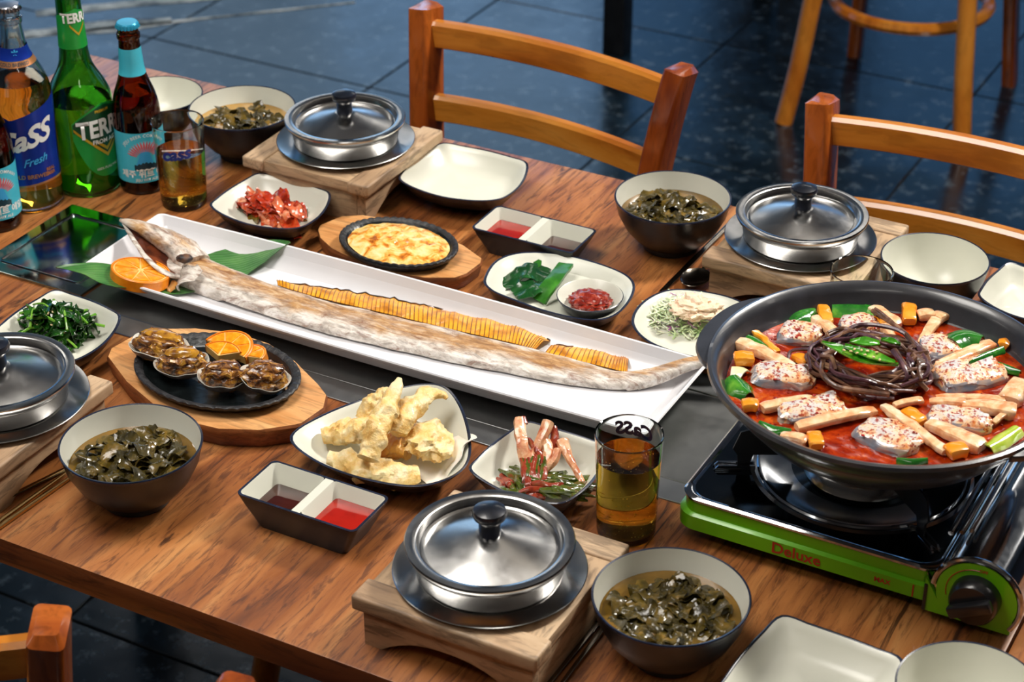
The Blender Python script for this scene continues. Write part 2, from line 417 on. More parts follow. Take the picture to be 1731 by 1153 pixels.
# ================================================================== CHAIRS
def make_chair(label, loc, rz, group='wooden restaurant chairs'):
    t = thing('wooden_chair', label, 'chair', loc, rz, group)
    RS = [(sx * 1.0, sy * 1.0) for sx, sy in rrect(-1.04, 1.04, -1.6, 1.6, .4, 3)]
    for s in (-1, 1):
        P = crv([(s * .175, .225, 0), (s * .160, .185, .25), (s * .150, .165, .44), (s * .156, .178, .62), (s * .168, .198, .76), (s * .180, .218, .852)], 26)
        R = [.0135] * 25 + [.0095]; P[-1] = (P[-1][0], P[-1][1], P[-1][2]); P = P[:-1] + [(P[-1][0], P[-1][1], .849), (P[-1][0], P[-1][1], .853)]; R = [.0135] * 26 + [.009]
        fromg('back_post', tube(P, R, len(RS), up=(0, 1, 0), sec=RS), m_chairD, t)
        P = crv([(s * .19, -.185, 0), (s * .17, -.165, .15), (s * .145, -.14, .42)], 10)
        fromg('front_leg', tube(P, .0190, 14), m_chair, t)
    for z0, w, nm in ((.803, .170, 'top_rail'), (.712, .160, 'lower_rail')):
        V, F = [], []; n = 22; y0 = .212 if z0 > .78 else .196
        rings = []
        for k in range(n):
            f = k / (n - 1) * 2 - 1; x = f * w; bow = .017 * (1 - f * f); h = .034; yy = y0 + bow
            rings.append([Vector((x, yy + a, z0 + b + bow * .12)) for a, b in ((-.0085, .002), (-.006, 0), (.006, 0), (.0085, .002), (.0085, h - .004), (.0045, h), (-.0045, h), (-.0085, h - .004))])
        fromg(nm, loft(rings), m_chairR, t)
    fromg('seat', lathe([(.175, .43), (.19, .434), (.195, .444), (.19, .455), (.17, .458), (.02, .452)], 40, sy=.98), m_chair, t)
    ring = [(.158 * cos(a), .158 * sin(a), .24) for a in [2 * pi * k / 40 for k in range(40)]]
    fromg('ring_stretcher', tube(ring, .0135, 8, True, up=(0, 0, 1)), m_chair, t)
    return t
ch = make_chair('wooden chair with two-rail back behind the empty square dish at the far side', (-.113, .268, 0), radians(-4.5))
dup(ch, (.438, .250, 0), (0, 0, 0), 'wooden chair with two-rail back behind the empty round bowl at the far right')
dup(ch, (-.174, -.574, 0), (0, 0, pi + radians(30)), 'wooden chair at the near left corner, dark post and two rails showing')
dup(ch, (.428, -.456, 0), (0, 0, pi), 'wooden chair at the near side, only the round top of one post showing')
dup(ch, (-.20, 2.315, 0), (0, 0, radians(1)), 'wooden chair with a ring stretcher standing far back on the slate floor')
dup(ch, (.30, 2.85, 0), (0, 0, radians(175)), 'wooden chair standing behind the ring-stretcher chair at the far right')
t2 = thing('dining_table', 'dark far table on black square legs behind the chairs', 'table', (0, 0, 0), group='dining tables')
fromg('tabletop', box(-.93, .6, 2.22, 2.95, .722, .75, .002), m_table, t2)
for x, y in ((-.855, 2.3), (-.70, 2.80), (.52, 2.3), (.52, 2.8)):
    fromg('leg', box(x - .025, x + .025, y - .025, y + .025, 0, .722, .003), m_blackmetal, t2)

# ================================================================== BOWLS AND DISHES
BOWLP = [(.001, .002), (.024, .002), (.028, 0), (.030, .0015), (.031, .007), (.040, .014), (.050, .026), (.058, .042), (.0618, .057), (.0625, .0595), (.0620, .0605), (.0605, .0600), (.0598, .057), (.0565, .042), (.048, .027), (.036, .016), (.02, .011), (.001, .010)]
BOWLM = [0] * 8 + [2, 2, 2, 1] + [1] * 6
def bowl_geo(s=1.0, hs=1.0, n=72): return lathe([(r * s, z * hs) for r, z in BOWLP], n, BOWLM, True, True)
m_broth = plain('amber_soup_broth', '86642a', .06, '54431a', 34, .35, .7, coat=.6, sss=.1)
m_brothp = plain('pale_soup_broth', 'bd9550', .06, '94702f', 28, .35, .7, coat=.6, sss=.1)
def leafmat(name, c, c2, c3, rough=.18, ns=70, veins=False, coat=.4):
    t = NT(name); v = t.tc.outputs['Object']; n = t.noise(v, ns, 5, .6, .5)
    c = t.ramp(n, [(.3, c), (.52, c2), (.74, c3)])
    t.col(c); t.set(rough=rough, coat=coat, sss=.05); t.b.inputs['Subsurface Radius'].default_value = (.002, .002, .001)
    t.bump(t.noise(v, ns * 4, 3), .35, .0012); return t.m
m_weed = leafmat('seaweed', '1a180b', '403716', '6b5626', .24, 70, coat=.15)
m_weedg = leafmat('seaweed_light', '28240f', '5a4a18', '8a6a2a', .24, 70, coat=.15)
def soup_bowl(c, label, liquid=.040, seed=0, dens=26, broth=None, lift=1.0):
    t = thing('soup_bowl', label, 'bowl', (c[0], c[1], TZ), random.random() * 6, group='bowls of seaweed soup')
    fromg('bowl', bowl_geo(), [m_black, m_cream, m_navy], t)
    r = .0555
    fromg('broth', lathe([(r - .004, liquid - .004), (r, liquid + .0006), (r - .002, liquid), (.03, liquid - .0003), (.001, liquid - .0003)], 48), broth or m_broth, t)
    rnd = random.Random(seed)
    for k in range(dens):
        a = rnd.random() * 2 * pi; rr = sqrt(rnd.random()) * .045; L = .008 + rnd.random() * .013
        d = rnd.random() * 2 * pi; x, y = rr * cos(a), rr * sin(a); h = liquid + (.0004 + rnd.random() * .0035 + max(0, .030 - rr) * .12) * lift
        pts = []
        for q in (-1, -.4, .2, 1):
            pts.append((x + cos(d) * L * q + rnd.uniform(-.003, .003), y + sin(d) * L * q + rnd.uniform(-.003, .003), h - abs(q) * .0035 * rnd.random() - (.0025 if abs(q) == 1 else 0)))
        w = rnd.uniform(.004, .010)
        pts = [(px * min(1, .043 / max(.001, sqrt(px * px + py * py))), py * min(1, .043 / max(.001, sqrt(px * px + py * py))), pz) for px, py, pz in pts]
        fromg('seaweed', sheet(pts, [w * .5, w, w * 1.1, w * .4], 14, 7, .0005, .0055, 90, seed + k, up=(rnd.uniform(-.5, .5), rnd.uniform(-.5, .5), 1)), m_weed if rnd.random() < .6 else m_weedg, t)
    return t
cA, cB, cC, cD = (-.0441, -.4051), (.4573, -.3772), (.177, .2447), (-.3576, .2157)
soup_bowl(cA, 'seaweed soup bowl at the near left beside the gold chopsticks', .040, 11, 60, lift=2.6)
soup_bowl(cB, 'seaweed soup bowl at the near right, filled with shiny brown weed', .041, 25, 84)
soup_bowl(cC, 'seaweed soup bowl at the far side right of the empty square dish', .040, 37, 56, lift=1.8)
soup_bowl(cD, 'seaweed soup bowl at the far left behind the glass of beer', .040, 43, 42, m_brothp)
def empty_bowl(c, label, s=.87, hs=1.0):
    o = fromg('rice_bowl', bowl_geo(s, hs), [m_black, m_cream, m_navy], None, loc=(c[0], c[1], TZ)); return tag(o, label, 'bowl', 'empty round bowls')
b4 = at(269, 159, .05); empty_bowl((b4.x, b4.y), 'empty round bowl at the far left behind the brown bottle', .83, .84)
empty_bowl((.466, .246), 'empty round bowl at the far right beside the steel pot', .875)
b3 = at(1638, 1163, .06); empty_bowl((b3.x, b3.y), 'empty round bowl cut off by the bottom right corner', .86)

def dish(name, ctrl, label, h=.032, base=.52, group=None, th=.0028, zb=0, inner=None, n=72, flat=.0, levels=None, cat='dish'):
    """dish from rim control points (px,py,z): a curved open dish with dark outside"""
    P = [at(px, py, z) for px, py, z in ctrl]
    c = sum(P, Vector()) / len(P); c.z = TZ
    R = [Vector(q) - c for q in crv(P, n, True)]
    hm = sum(r.z for r in R) / n
    lv = levels or [(.05, .0015), (base * .9, .0015), (base * .96, 0), (base, .0022), (base * 1.12, .006), (.80, .42), (.94, .80), (1, .985)]
    rings = []
    def ring(s, zf, off=0.0, dz=0.0):
        out = []
        for r in R:
            q = Vector((r.x, r.y, 0)); L = q.length; q = q * s - q.normalized() * off * min(1, s * 1.2)
            z = zf if zf < .0099 else r.z * zf
            out.append(Vector((q.x, q.y, z + dz)))
        return out
    for s, z in lv: rings.append(ring(s, z))
    mis = [0] * (len(lv) - 2) + [2]
    rings.append(ring(1, 1.0, th * .4)); mis.append(2)
    rings.append(ring(1, .985, th)); mis.append(2)
    for s, z in [(.93, .80), (.79, .45), (.62, .22), (base * .96, .17), (.3, .14), (.02, .138)]:
        rings.append(ring(s, max(z, .0101 / max(hm, .01)) if z > .0 else z, th, .0012)); mis.append(1)
    g = loft(rings, True, True, mis)
    o = fromg(name, g, [m_black, m_cream, m_navy], None, loc=c)
    tag(o, label, cat, group); o['_r'] = 0
    del o['_r']
    return o, c
sq = 'square rimmed dishes'
def sqdish(name, FL, BL, BR, FR, label, zs=(.032, .034, .034, .032), bulge=.10, **k):
    C = [at(*FL, zs[0]), at(*BL, zs[1]), at(*BR, zs[2]), at(*FR, zs[3])]
    m = sum(C, Vector()) / 4; ctrl = []
    for i in range(4):
        a, b = C[i], C[(i + 1) % 4]
        ctrl.append(a)
        for f in (.25, .5, .75):
            q = a.lerp(b, f); d = (q - m); d.z = 0; q = q + d.normalized() * (b - a).length * bulge * (1 - (2 * f - 1) ** 2) * 1.0
            q.z -= .0035 * (1 - (2 * f - 1) ** 2)
            ctrl.append(q)
    # round the corners
    for i in range(0, 16, 4): ctrl[i] = ctrl[i] * .86 + (ctrl[i - 1] + ctrl[(i + 1) % 16]) * .07
    out = [];
    return _dishw(name, ctrl, label, **k)
def _dishw(name, ctrl, label, **k):
    global at
    _at = at; at = lambda a, b, z: Vector((a, b, z))
    try: return dish(name, [tuple(p) for p in ctrl], label, **k)
    finally: at = _at
E_KIM, cKIM = sqdish('square_dish', (352, 347), (437, 290), (560, 325), (503, 386), 'square cream dish holding the red cabbage kimchi')
E_EMP, cEMP = sqdish('square_dish', (672, 303), (747, 239), (893, 273), (842, 338), 'empty square cream dish at the far edge of the table', zs=(.035, .034, .036, .034))
E_SPI, cSPI = sqdish('square_dish', (-12, 560), (92, 487), (206, 533), (118, 612), 'square cream dish holding the dark green spinach at the left', zs=(.034, .034, .034, .032))
E_SCA, cSCA = sqdish('square_dish', (789, 792), (888, 709), (1030, 752), (950, 852), 'square cream dish holding the red scallion kimchi', zs=(.034, .042, .034, .036), bulge=.08)
E_WBR, cWBR = sqdish('square_dish', (1205, 1175), (1320, 1035), (1530, 1112), (1450, 1275), 'empty square cream dish at the bottom edge right of the near soup bowl', zs=(.034, .036, .034, .034), bulge=.05)
E_WR, cWR = sqdish('square_dish', (1652, 500), (1705, 441), (1810, 470), (1775, 545), 'empty square cream dish cut off by the right edge behind the stew pot', zs=(.032,) * 4, bulge=.08)
E_TEM, cTEM = dish('triangular_dish', [(490, 737, .030), (545, 700, .028), (625, 669, .034), (700, 649, .045), (750, 651, .050), (780, 685, .044), (796, 740, .036), (790, 785, .033), (752, 812, .031), (690, 822, .029), (600, 806, .027), (525, 775, .027)], 'rounded triangular cream dish with a raised corner holding the fried tempura', group=None)
E_KEL, cKEL = dish('oval_plate', [(818, 470, .024), (838, 440, .024), (880, 426, .024), (945, 428, .024), (1015, 445, .024), (1065, 468, .024), (1072, 495, .024), (1045, 530, .024), (1000, 541, .024), (925, 527, .024), (855, 502, .024), (825, 487, .024)], 'oval cream plate with kelp and a small sauce bowl on it', levels=[(.05, .0015), (.66, .0015), (.70, 0), (.73, .0022), (.80, .2), (.90, .5), (.96, .82), (1, .985)], base=.72)
E_SAL, cSAL = dish('oval_plate', [(1068, 547, .026), (1082, 513, .026), (1125, 490, .026), (1180, 490, .026), (1245, 505, .026), (1300, 540, .026), (1300, 580, .026), (1250, 605, .026), (1180, 605, .026), (1100, 580, .026)], 'round-cornered cream plate of shredded salad half hidden by the stew pot', base=.62)
sb = at(997.5, 496.5, .030)
SB = fromg('sauce_bowl', lathe([(.001, .001), (.018, .001), (.019, 0), (.021, .002), (.028, .010), (.0335, .0195), (.0338, .0205), (.033, .021), (.032, .0205), (.027, .012), (.019, .006), (.001, .005)], 56, [0] * 5 + [2, 2, 1, 1, 1, 1]), [m_black, m_cream, m_navy], None, loc=(sb.x, sb.y, TZ + .0078))
tag(SB, 'small round cream bowl of chunky red paste standing on the oval kelp plate', 'bowl')
m_paste = leafmat('chili_paste', '5e120a', '8c2818', 'c06048', .14, 160, coat=.6)
pg_ = blob((0, 0, .010), (.0215, .0205, .0075), amp=.22, fr=5, sub=4, seed=3)
o = fromg('chili_paste', pg_, m_paste, None, loc=(sb.x, sb.y, TZ + .0078 + .004)); tag(o, 'mound of chunky red chili paste in the small round bowl', 'paste')

# divided sauce dishes ------------------------------------------------
def sauce_dish(FL, BL, BR, FR, z, label, m1, m2, l1, l2):
    C = [at(*p, z) for p in (FL, BL, BR, FR)]; c = sum(C, Vector()) / 4
    hx = ((C[2] + C[3]) / 2 - (C[0] + C[1]) / 2).length / 2; hy = ((C[1] + C[2]) / 2 - (C[0] + C[3]) / 2).length / 2
    t = thing('divided_sauce_dish', label, 'dish', (c.x, c.y, TZ), group='divided sauce dishes')
    def rr(x0, x1, y0, y1, r, z): return [Vector((p[0], p[1], z)) for p in rrect(x0, x1, y0, y1, r, 5)]
    b = .74
    rings = [rr(-hx * b * .9, hx * b * .9, -hy * b * .9, hy * b * .9, .004, .001), rr(-hx * b, hx * b, -hy * b, hy * b, .006, 0), rr(-hx * .93, hx * .93, -hy * .93, hy * .93, .006, z * .68), rr(-hx, hx, -hy, hy, .006, z * .97), rr(-hx, hx, -hy, hy, .006, z), rr(-hx + .0022, hx - .0022, -hy + .0022, hy - .0022, .005, z)]
    g = loft(rings, True, False, [0, 0, 0, 2, 2])
    V, F, MI = g
    # top plate with two wells
    ins = []
    for s in (-1, 1):
        x0, x1 = (-hx + .0022, -.0042) if s < 0 else (.0042, hx - .0022)
        y0, y1 = -hy + .0022, hy - .0022; r = .004
        w = [rr(x0, x1, y0, y1, r, z), rr(x0 + .001, x1 - .001, y0 + .001, y1 - .001, r, z - .0015), rr(x0 + .0085, x1 - .0075, y0 + .0085, y1 - .0085, r, z * .36), rr(x0 + .012, x1 - .011, y0 + .012, y1 - .012, r, z * .30)]
        ins.append(loft(w[::1], False, True, [1, 1, 1]))
    fill = loft([[Vector((-.0043, -q, w)), Vector((.0043, -q, w)), Vector((.0043, q, w)), Vector((-.0043, q, w))] for q, w in ((hy * .84, z * .5), (hy - .0022, z - .0003))], True, True, [1])
    fromg('dish', join(g, *ins, fill), [m_black, m_cream, m_navy], t)
    for s, m, lv in ((-1, m1, l1), (1, m2, l2)):
        x0, x1 = (-hx + .0022, -.0042) if s < 0 else (.0042, hx - .0022)
        f = 1 - (lv - .36) / (.96 - .36); ix = .001 + .0075 * f
        fromg('sauce', loft([rr(x0 + ix, x1 - ix, -hy + .0022 + ix, hy - .0022 - ix, .004, z * lv), rr(x0 + ix + .001, x1 - ix - .001, -hy + .0032 + ix, hy - .0032 - ix, .004, z * lv + .0002)], True, True), m, t)
    return t
m_soy = plain('soy_sauce', '3c1206', .05, '2a0c04', 40, coat=1)
m_red = plain('red_chili_sauce', 'a01a0c', .1, '8e1608', 60, coat=.6)
sauce_dish((396, 832), (465, 777), (658, 840), (600, 903), .034, 'divided dish of soy and red chili sauce at the near side beside the tempura', m_soy, m_red, .50, .62)
sauce_dish((797, 388), (832, 350), (1010, 383), (975, 428), .030, 'divided dish of red chili and soy sauce before the empty square dish', m_red, m_soy, .60, .50)

# ================================================================== STANDS AND STEEL POTS
def arch_panel(w, h, th, arch=True):
    n = 14; pts = [(-w / 2, h), (-w / 2, 0)]
    if arch:
        a = w * .40
        for k in range(n + 1):
            q = k / n * 2 - 1; pts.append((q * a, h * .52 * (1 - abs(q) ** 2.4)))
    pts += [(w / 2, 0), (w / 2, h)]
    V, F = prism(pts, -th / 2, th / 2, 0)
    return [Vector((v[0], v[2], v[1])) for v in V], [f[::-1] for f in F]
def pot_stand(c, rz, label, s=.165):
    t = thing('pot_stand', label, 'stand', (c[0], c[1], TZ), rz, 'bamboo pot stands'); h = s / 2
    fromg('top_board', box(-h + .004, h - .004, -h + .026, h - .026, .0375, .0495, .0015), m_bamboo, t)
    for q in (-1, 1):
        fromg('end_strip', box(-h, h, q * (h - .0135) - .0135, q * (h - .0135) + .0135, .0375, .0515, .003, 3), m_bambooX, t)
        fromg('arched_side', xf(arch_panel(s - .014, .0376, .011), Matrix.Translation((0, q * (h - .013), 0))), m_bambooX, t)
        fromg('plain_side', box(q * (h - .012) - .005, q * (h - .012) + .005, -h + .019, h - .019, .0, .0376, .001), m_bamboo, t)
    return t
KNOB = [(.001, .000), (.0088, .000), (.0088, .012), (.0098, .0135), (.0130, .0165), (.0140, .0200), (.0128, .0232), (.008, .0252), (.001, .0258)]
def steel_pot(c, label, rz=0):
    t = thing('steel_pot', label, 'pot', (c[0], c[1], TZ + .0515), rz, 'lidded steel pots')
    fromg('saucer_plate', lathe([(.001, .0006), (.055, .0006), (.062, .0022), (.072, .0024), (.0772, .0040), (.0782, .0052), (.0776, .0058), (.071, .0042), (.062, .0038), (.05, .0030), (.001, .0030)], 96), m_steel, t)
    fromg('pot_body', lathe([(.001, .0032), (.056, .0032), (.0585, .005), (.0600, .013), (.0612, .0205), (.060, .0215), (.001, .0215)], 96), m_steel, t)
    l = fromg('lid', lathe([(.001, .0218), (.0615, .0218), (.0635, .0225), (.0655, .0250), (.0676, .0290), (.0680, .0310), (.0672, .0322), (.0640, .0324), (.0600, .0322), (.0585, .0312), (.0572, .0262), (.0560, .0246), (.0535, .0243), (.052, .0250), (.030, .0310), (.012, .0372), (.010, .0378), (.001, .038)], 112), m_steel, t)
    k = fromg('knob', lathe(KNOB, 40), m_knob, l, loc=(0, 0, .0375))
    return t
st = [((.3135, -.404), 0, 'bamboo stand under the near steel pot beside the front soup bowl'), ((.333, .2365), 0, 'bamboo stand under the far right steel pot'), ((-.213, .206), pi / 2, 'bamboo stand under the far left steel pot'), ((-.2115, -.404), pi / 2, 'bamboo stand under the steel pot cut by the left edge')]
pl_ = ['lidded steel pot nearest the camera on its bamboo stand', 'lidded steel pot at the far right beside the empty round bowl', 'lidded steel pot at the far left between the soup bowl and empty square dish', 'lidded steel pot cut off by the left edge of the picture']
pp = [at(828, 914, .082), at(1356, 361, .082), at(583, 199, .082), at(-3, 629, .082)]
for (c, rz, lab), l2, p in zip(st, pl_, pp):
    pot_stand(c, rz, lab); steel_pot((p.x, p.y), l2)

# ================================================================== CHOPSTICKS AND SPOONS
def stick(a, b, label, m=None, name='chopstick', cat='chopstick', z0=.0018, z1=.0018):
    A, B = at(*a, z0), at(*b, z1); c = (A + B) / 2
    RS = [(p[0], p[1]) for p in rrect(-1, 1, -.75, .75, .3, 2)]
    o = fromg(name, tube([A - c, (A - c) * .5, (B - c) * .5, B - c], [.0016, .0020, .0024, .0026], len(RS), up=(0, 0, 1), sec=RS), m or m_gold, None, loc=c); return tag(o, label, cat, 'metal chopsticks')
def ext(a, b, f0, f1): return (a[0] + (b[0] - a[0]) * f0, a[1] + (b[1] - a[1]) * f0), (a[0] + (b[0] - a[0]) * f1, a[1] + (b[1] - a[1]) * f1)
e = ext((0, 890), (118, 808), -.9, 1.05); stick(e[1], e[0], 'front one of the two touching gold chopsticks left of the near soup bowl')
e = ext((0, 881), (112, 800), -.9, 1.05); stick(e[1], e[0], 'middle gold chopstick left of the near soup bowl')
def spoon(a, b, bowl_end, label, m=None):
    A, B = at(*a, .004), at(*b, .002); c = (A + B) / 2
    t = thing('spoon', label, 'spoon', c); A, B = A - c, B - c; d = (B - A).normalized(); sd_ = d.cross(Vector((0, 0, 1)))
    fromg('handle', tube(crv([A, A.lerp(B, .1) + Vector((0, 0, .004)), A.lerp(B, .5) + Vector((0, 0, .003)), B], 14), [.0022] * 8 + [.0026] * 6, 8, flat=.5, up=(0, 0, 1)), m or m_spoon, t)
    if bowl_end:
        rings = []; n = 32
        for s, z in [(.02, -.0018), (.4, -.0014), (.75, .0006), (.95, .003), (1, .0042), (.97, .0046), (.7, .0018), (.02, -.0002)]:
            rings.append([A - d * .018 + d * cos(q) * .0215 * s + sd_ * sin(q) * .0155 * s + Vector((0, 0, z)) for q in [2 * pi * k / n for k in range(n)]])
        fromg('spoon_bowl', loft(rings), m or m_spoon, t)
    return t
spoon((-80, 898), (118, 789), False, 'gold spoon handle along the bamboo stand at the left edge', m_gold)
e = ext((1030, 1050), (985, 1110), -.3, 2.6); stick(e[1], e[0], 'dark chopstick nearer the front bamboo stand at the bottom edge', m_spoon)
e = ext((1018, 1046), (962, 1115), -.3, 2.6); stick(e[1], e[0], 'dark chopstick lying outermost beside the front soup bowl', m_spoon)
spoon((1186, 462), (1250, 385), True, 'dark steel spoon lying beside the far right bamboo stand')
e = ext((1133, 482), (1190, 425), -.15, 2.2); stick(e[0], e[1], 'dark chopstick lying left of the spoon behind the salad plate', m_spoon)
e = ext((1124, 486), (1180, 431), -.15, 2.2); stick(e[0], e[1], 'outer dark chopstick beside the right-hand soup bowl at the far side', m_spoon)

# ================================================================== LONG PLATTER AND FISH
cP = Vector((.0045, -.0695, TZ))
hx, hy = .3235, .0705
def rrv(ex, ey, r, z):
    out = []; base = rrect(-hx + ex, hx - ex, -hy + ey, hy - ey, r, 6); m = len(base)
    for i, p in enumerate(base):
        q = base[(i + 1) % m]; n = 12 if (Vector(p) - Vector(q)).length > .3 else 1
        for k in range(n):
            x = p[0] + (q[0] - p[0]) * k / n; y = p[1] + (q[1] - p[1]) * k / n
            out.append(Vector((x, y + math.copysign(.005, y) * (1 - (x / hx) ** 2), z)))
    return out
PZ = .0105
plat = loft([rrv(.040, .036, .004, .005), rrv(.038, .034, .006, .0022), rrv(.036, .032, .006, .0025), rrv(.020, .018, .007, .013), rrv(.0025, .002, .007, .026), rrv(0, 0, .007, .0300), rrv(.001, .001, .007, .0312), rrv(.003, .003, .006, .0308), rrv(.016, .011, .007, PZ + .003), rrv(.019, .014, .007, PZ + .0004), rrv(.024, .02, .006, PZ)], True, True)
o = fromg('fish_platter', plat, m_porcelain, None, loc=cP); tag(o, 'very long white rectangular porcelain platter carrying the whole grilled fish', 'platter')
m_leaf = None
def make_leaf_mat():
    t = NT('bamboo_leaf'); v = t.mapv((1, 1, 1)); w = t.n.new('ShaderNodeTexWave'); w.bands_direction = 'Y'; w.inputs['Scale'].default_value = 70; w.inputs['Distortion'].default_value = 1.2; w.inputs['Detail'].default_value = 2
    mp = t.mapv((1, 1, 1), (0, 0, radians(-38))); t.link(mp, w.inputs['Vector'])
    n = t.noise(v, 30, 4); c = t.ramp(n, [(.3, '2b5a26'), (.5, '43793a'), (.75, '6c9c55')])
    c = t.mix(t.ramp(w.outputs[1], [(.0, .5), (.35, 0.0)]), c, '2f5c2c'); t.col(c); t.set(rough=.35, coat=.15); t.bump(w.outputs[1], .35, .0008); return t.m
m_leaf = make_leaf_mat()
lp = [at(95, 453, .036), at(150, 457, .036), at(200, 470, .030), at(270, 478, .0145), at(340, 466, .0135), at(400, 444, .0135), at(450, 426, .0215), at(491, 411, .0325)]
o0 = lp[3].copy(); o = fromg('bamboo_leaf', sheet(rel(lp, o0), [.001, .013, .022, .028, .031, .030, .022, .0010], 40, 9, .0005, .0012, 30, 4, curl=.0015), m_leaf, None, loc=o0)
tag(o, 'broad green bamboo leaf lying under the head of the grilled fish', 'leaf')

def fishmat(name, dark=.5):
    t = NT(name); v = t.tc.outputs['Object']
    n1 = t.noise(t.mapv((18, 60, 40)), 1, 6, .65, .8); n2 = t.noise(t.mapv((55, 160, 90), loc=(2, 0, 1)), 1, 5, .7, .5)
    base = t.ramp(n2, [(.3, '8a8078'), (.44, 'bfb5aa'), (.54, 'ddd5cb'), (.7, 'efebe6')])
    gold = t.ramp(n2, [(.3, '80572e'), (.52, 'bb8a50'), (.75, 'e2c598')])
    g = t.n.new('ShaderNodeSeparateXYZ'); t.link(t.tc.outputs['Object'], g.inputs[0])
    at_ = t.n.new('ShaderNodeAttribute'); at_.attribute_name = 'band'
    mm = t.n.new('ShaderNodeMath'); mm.operation = 'MULTIPLY_ADD'; t.link(n1, mm.inputs[0]); mm.inputs[1].default_value = .9; t.link(at_.outputs['Fac'], mm.inputs[2])
    c = t.mix(t.ramp(mm.outputs[0], [(.66, 0.0), (.92, .95)]), base, gold)
    c = t.mix(t.ramp(t.noise(t.mapv((30, 110, 60), loc=(5, 2, 0)), 1, 6, .7, 1.2), [(.52, 0.0), (.64, .7)]), c, '7a4624')
    c = t.mix(t.ramp(mm.outputs[0], [(1.00, 0.0), (1.12, .85)]), c, '5e2c12')
    t.col(c); t.set(rough=t.ramp(n2, [(.3, .5), (.7, .28)]), coat=.2, sss=.05); t.b.inputs['Subsurface Radius'].default_value = (.003, .002, .001)
    t.bump(n2, .5, .002); return t.m
m_fish = fishmat('grilled_fish_skin')
m_burnt = plain('charred_skin', '2b2426', .5, '6e4a30', 120, bump=.6, bs=300, bd=.001)
fx = thing('grilled_hairtail_fish', 'long silver grilled hairtail fish with browned skin lying along the white platter', 'fish', (0, -.07, TZ))
FO = Vector((0, -.07, TZ))
cl = [(.0, 0, 0, 0)]
spec = [(-.262, -.052, .019, .018, .011), (-.243, -.068, .017, .027, .0125), (-.215, -.082, .016, .031, .0125), (-.14, -.0935, .014, .0290, .0115), (-.06, -.0945, .013, .0305, .0105), (.02, -.0890, .013, .0315, .010), (.10, -.0815, .0125, .0310, .010), (.165, -.0745, .0125, .0280, .0095), (.215, -.0655, .0125, .0235, .009), (.255, -.0500, .0125, .0145, .008), (.285, -.0330, .019, .0110, .0065), (.315, -.0100, .030, .0085, .0048), (.350, .0060, .0345, .0065, .0035), (.385, .014, .035, .003, .002)]
spec = [(a, b + (.0145 if -.16 < a < .2 else .010 if -.23 < a < .24 else .002), c, d * (.80 if a < .25 else .95), e) for a, b, c, d, e in spec]
S = crv(spec, 150); nn_ = 30; V = []; F = []; band = []
for k, s in enumerate(S):
    p = Vector((s[0], s[1], 0)); q = Vector((S[min(k + 1, 149)][0] - S[max(k - 1, 0)][0], S[min(k + 1, 149)][1] - S[max(k - 1, 0)][1], 0)).normalized(); sd_ = Vector((-q.y, q.x, 0))
    for i in range(nn_):
        a = 2 * pi * i / nn_; ca, sa = cos(a), sin(a)
        w = s[3] * math.copysign(abs(ca) ** .8, ca); h = s[4] * math.copysign(abs(sa) ** .75, sa)
        if sa > 0: h *= 1 - .16 * math.exp(-((ca - .25) / .16) ** 2)          # lateral groove
        r = 1 + .07 * noise.fractal(Vector((s[0] * 30, cos(a) * 1.2, sin(a) * 1.2)), 1, 2, 3)
        v = p + sd_ * w * r + Vector((0, 0, s[2] + h * r - FO.z * 0)) - Vector((FO.x, FO.y, 0))
        if v.z < PZ + .0006 and s[0] < .28: v.z = PZ + .0006 + .0002 * i % 3
        V.append(v); band.append((.46 + .06 * noise.noise(Vector((s[0] * 12, 3, a)))) * (1 if sa > .1 else 0) * math.exp(-((ca - .15) / .72) ** 2) + .05)
for k in range(149):
    for i in range(nn_): F.append([k * nn_ + i, k * nn_ + (i + 1) % nn_, (k + 1) * nn_ + (i + 1) % nn_, (k + 1) * nn_ + i])
F.append(list(range(nn_))[::-1]); F.append([149 * nn_ + i for i in range(nn_)])
body = obj('body', V, F, m_fish, fx)
al = body.data.attributes.new('band', 'FLOAT', 'POINT'); al.data.foreach_set('value', band)
def fishpart(name, g, m): return fromg(name, ([Vector(v) - FO for v in g[0]], g[1]), m, fx)
hd = crv([(*at(330, 446, .024), .0185, .011), (*at(306, 422, .032), .0175, .012), (*at(275, 403, .040), .0135, .010), (*at(245, 388, .046), .0095, .007), (*at(222, 378, .049), .0060, .0045), (*at(203, 372, .050), .0016, .0015)], 36)
rings = []; up = Vector((.15, .1, 1)).normalized()
for k, h in enumerate(hd):
    p = Vector(h[:3]); q = (Vector(hd[min(k + 1, 35)][:3]) - Vector(hd[max(k - 1, 0)][:3])).normalized(); s_ = q.cross(up).normalized(); n_ = s_.cross(q)
    rings.append([p + (s_ * cos(a) * h[3] + n_ * sin(a) * h[4]) * (1 + .12 * noise.fractal(p * 120 + Vector((a, 0, 0)), 1, 2, 3)) for a in [2 * pi * i / 20 for i in range(20)]])
g = loft(rings)[:2]
hob = fishpart('head', g, m_fish); al = hob.data.attributes.new('band', 'FLOAT', 'POINT'); al.data.foreach_set('value', [.30 + .25 * noise.noise(Vector(v.co) * 60) for v in hob.data.vertices])
ey = at(312, 437, .044); fishpart('eye', blob(ey, (.0085, .0065, .0045), (0, 0, .6), .15, 3, 3), m_burnt)
fishpart('gill_cover', sheet([at(338, 452, .037), at(318, 462, .034), at(302, 478, .024), at(298, 490, .016)], [.006, .012, .010, .002], 14, 7, .001, .004, 90, 2), m_fish)
fishpart('pectoral_fin', sheet([at(300, 478, .022), at(292, 488, .017), at(284, 497, .0135)], [.006, .005, .001], 8, 5, .0006, .004, 120, 5), plain('browned_fin', 'b0762f', .3, 'd9a860', 60, coat=.3))
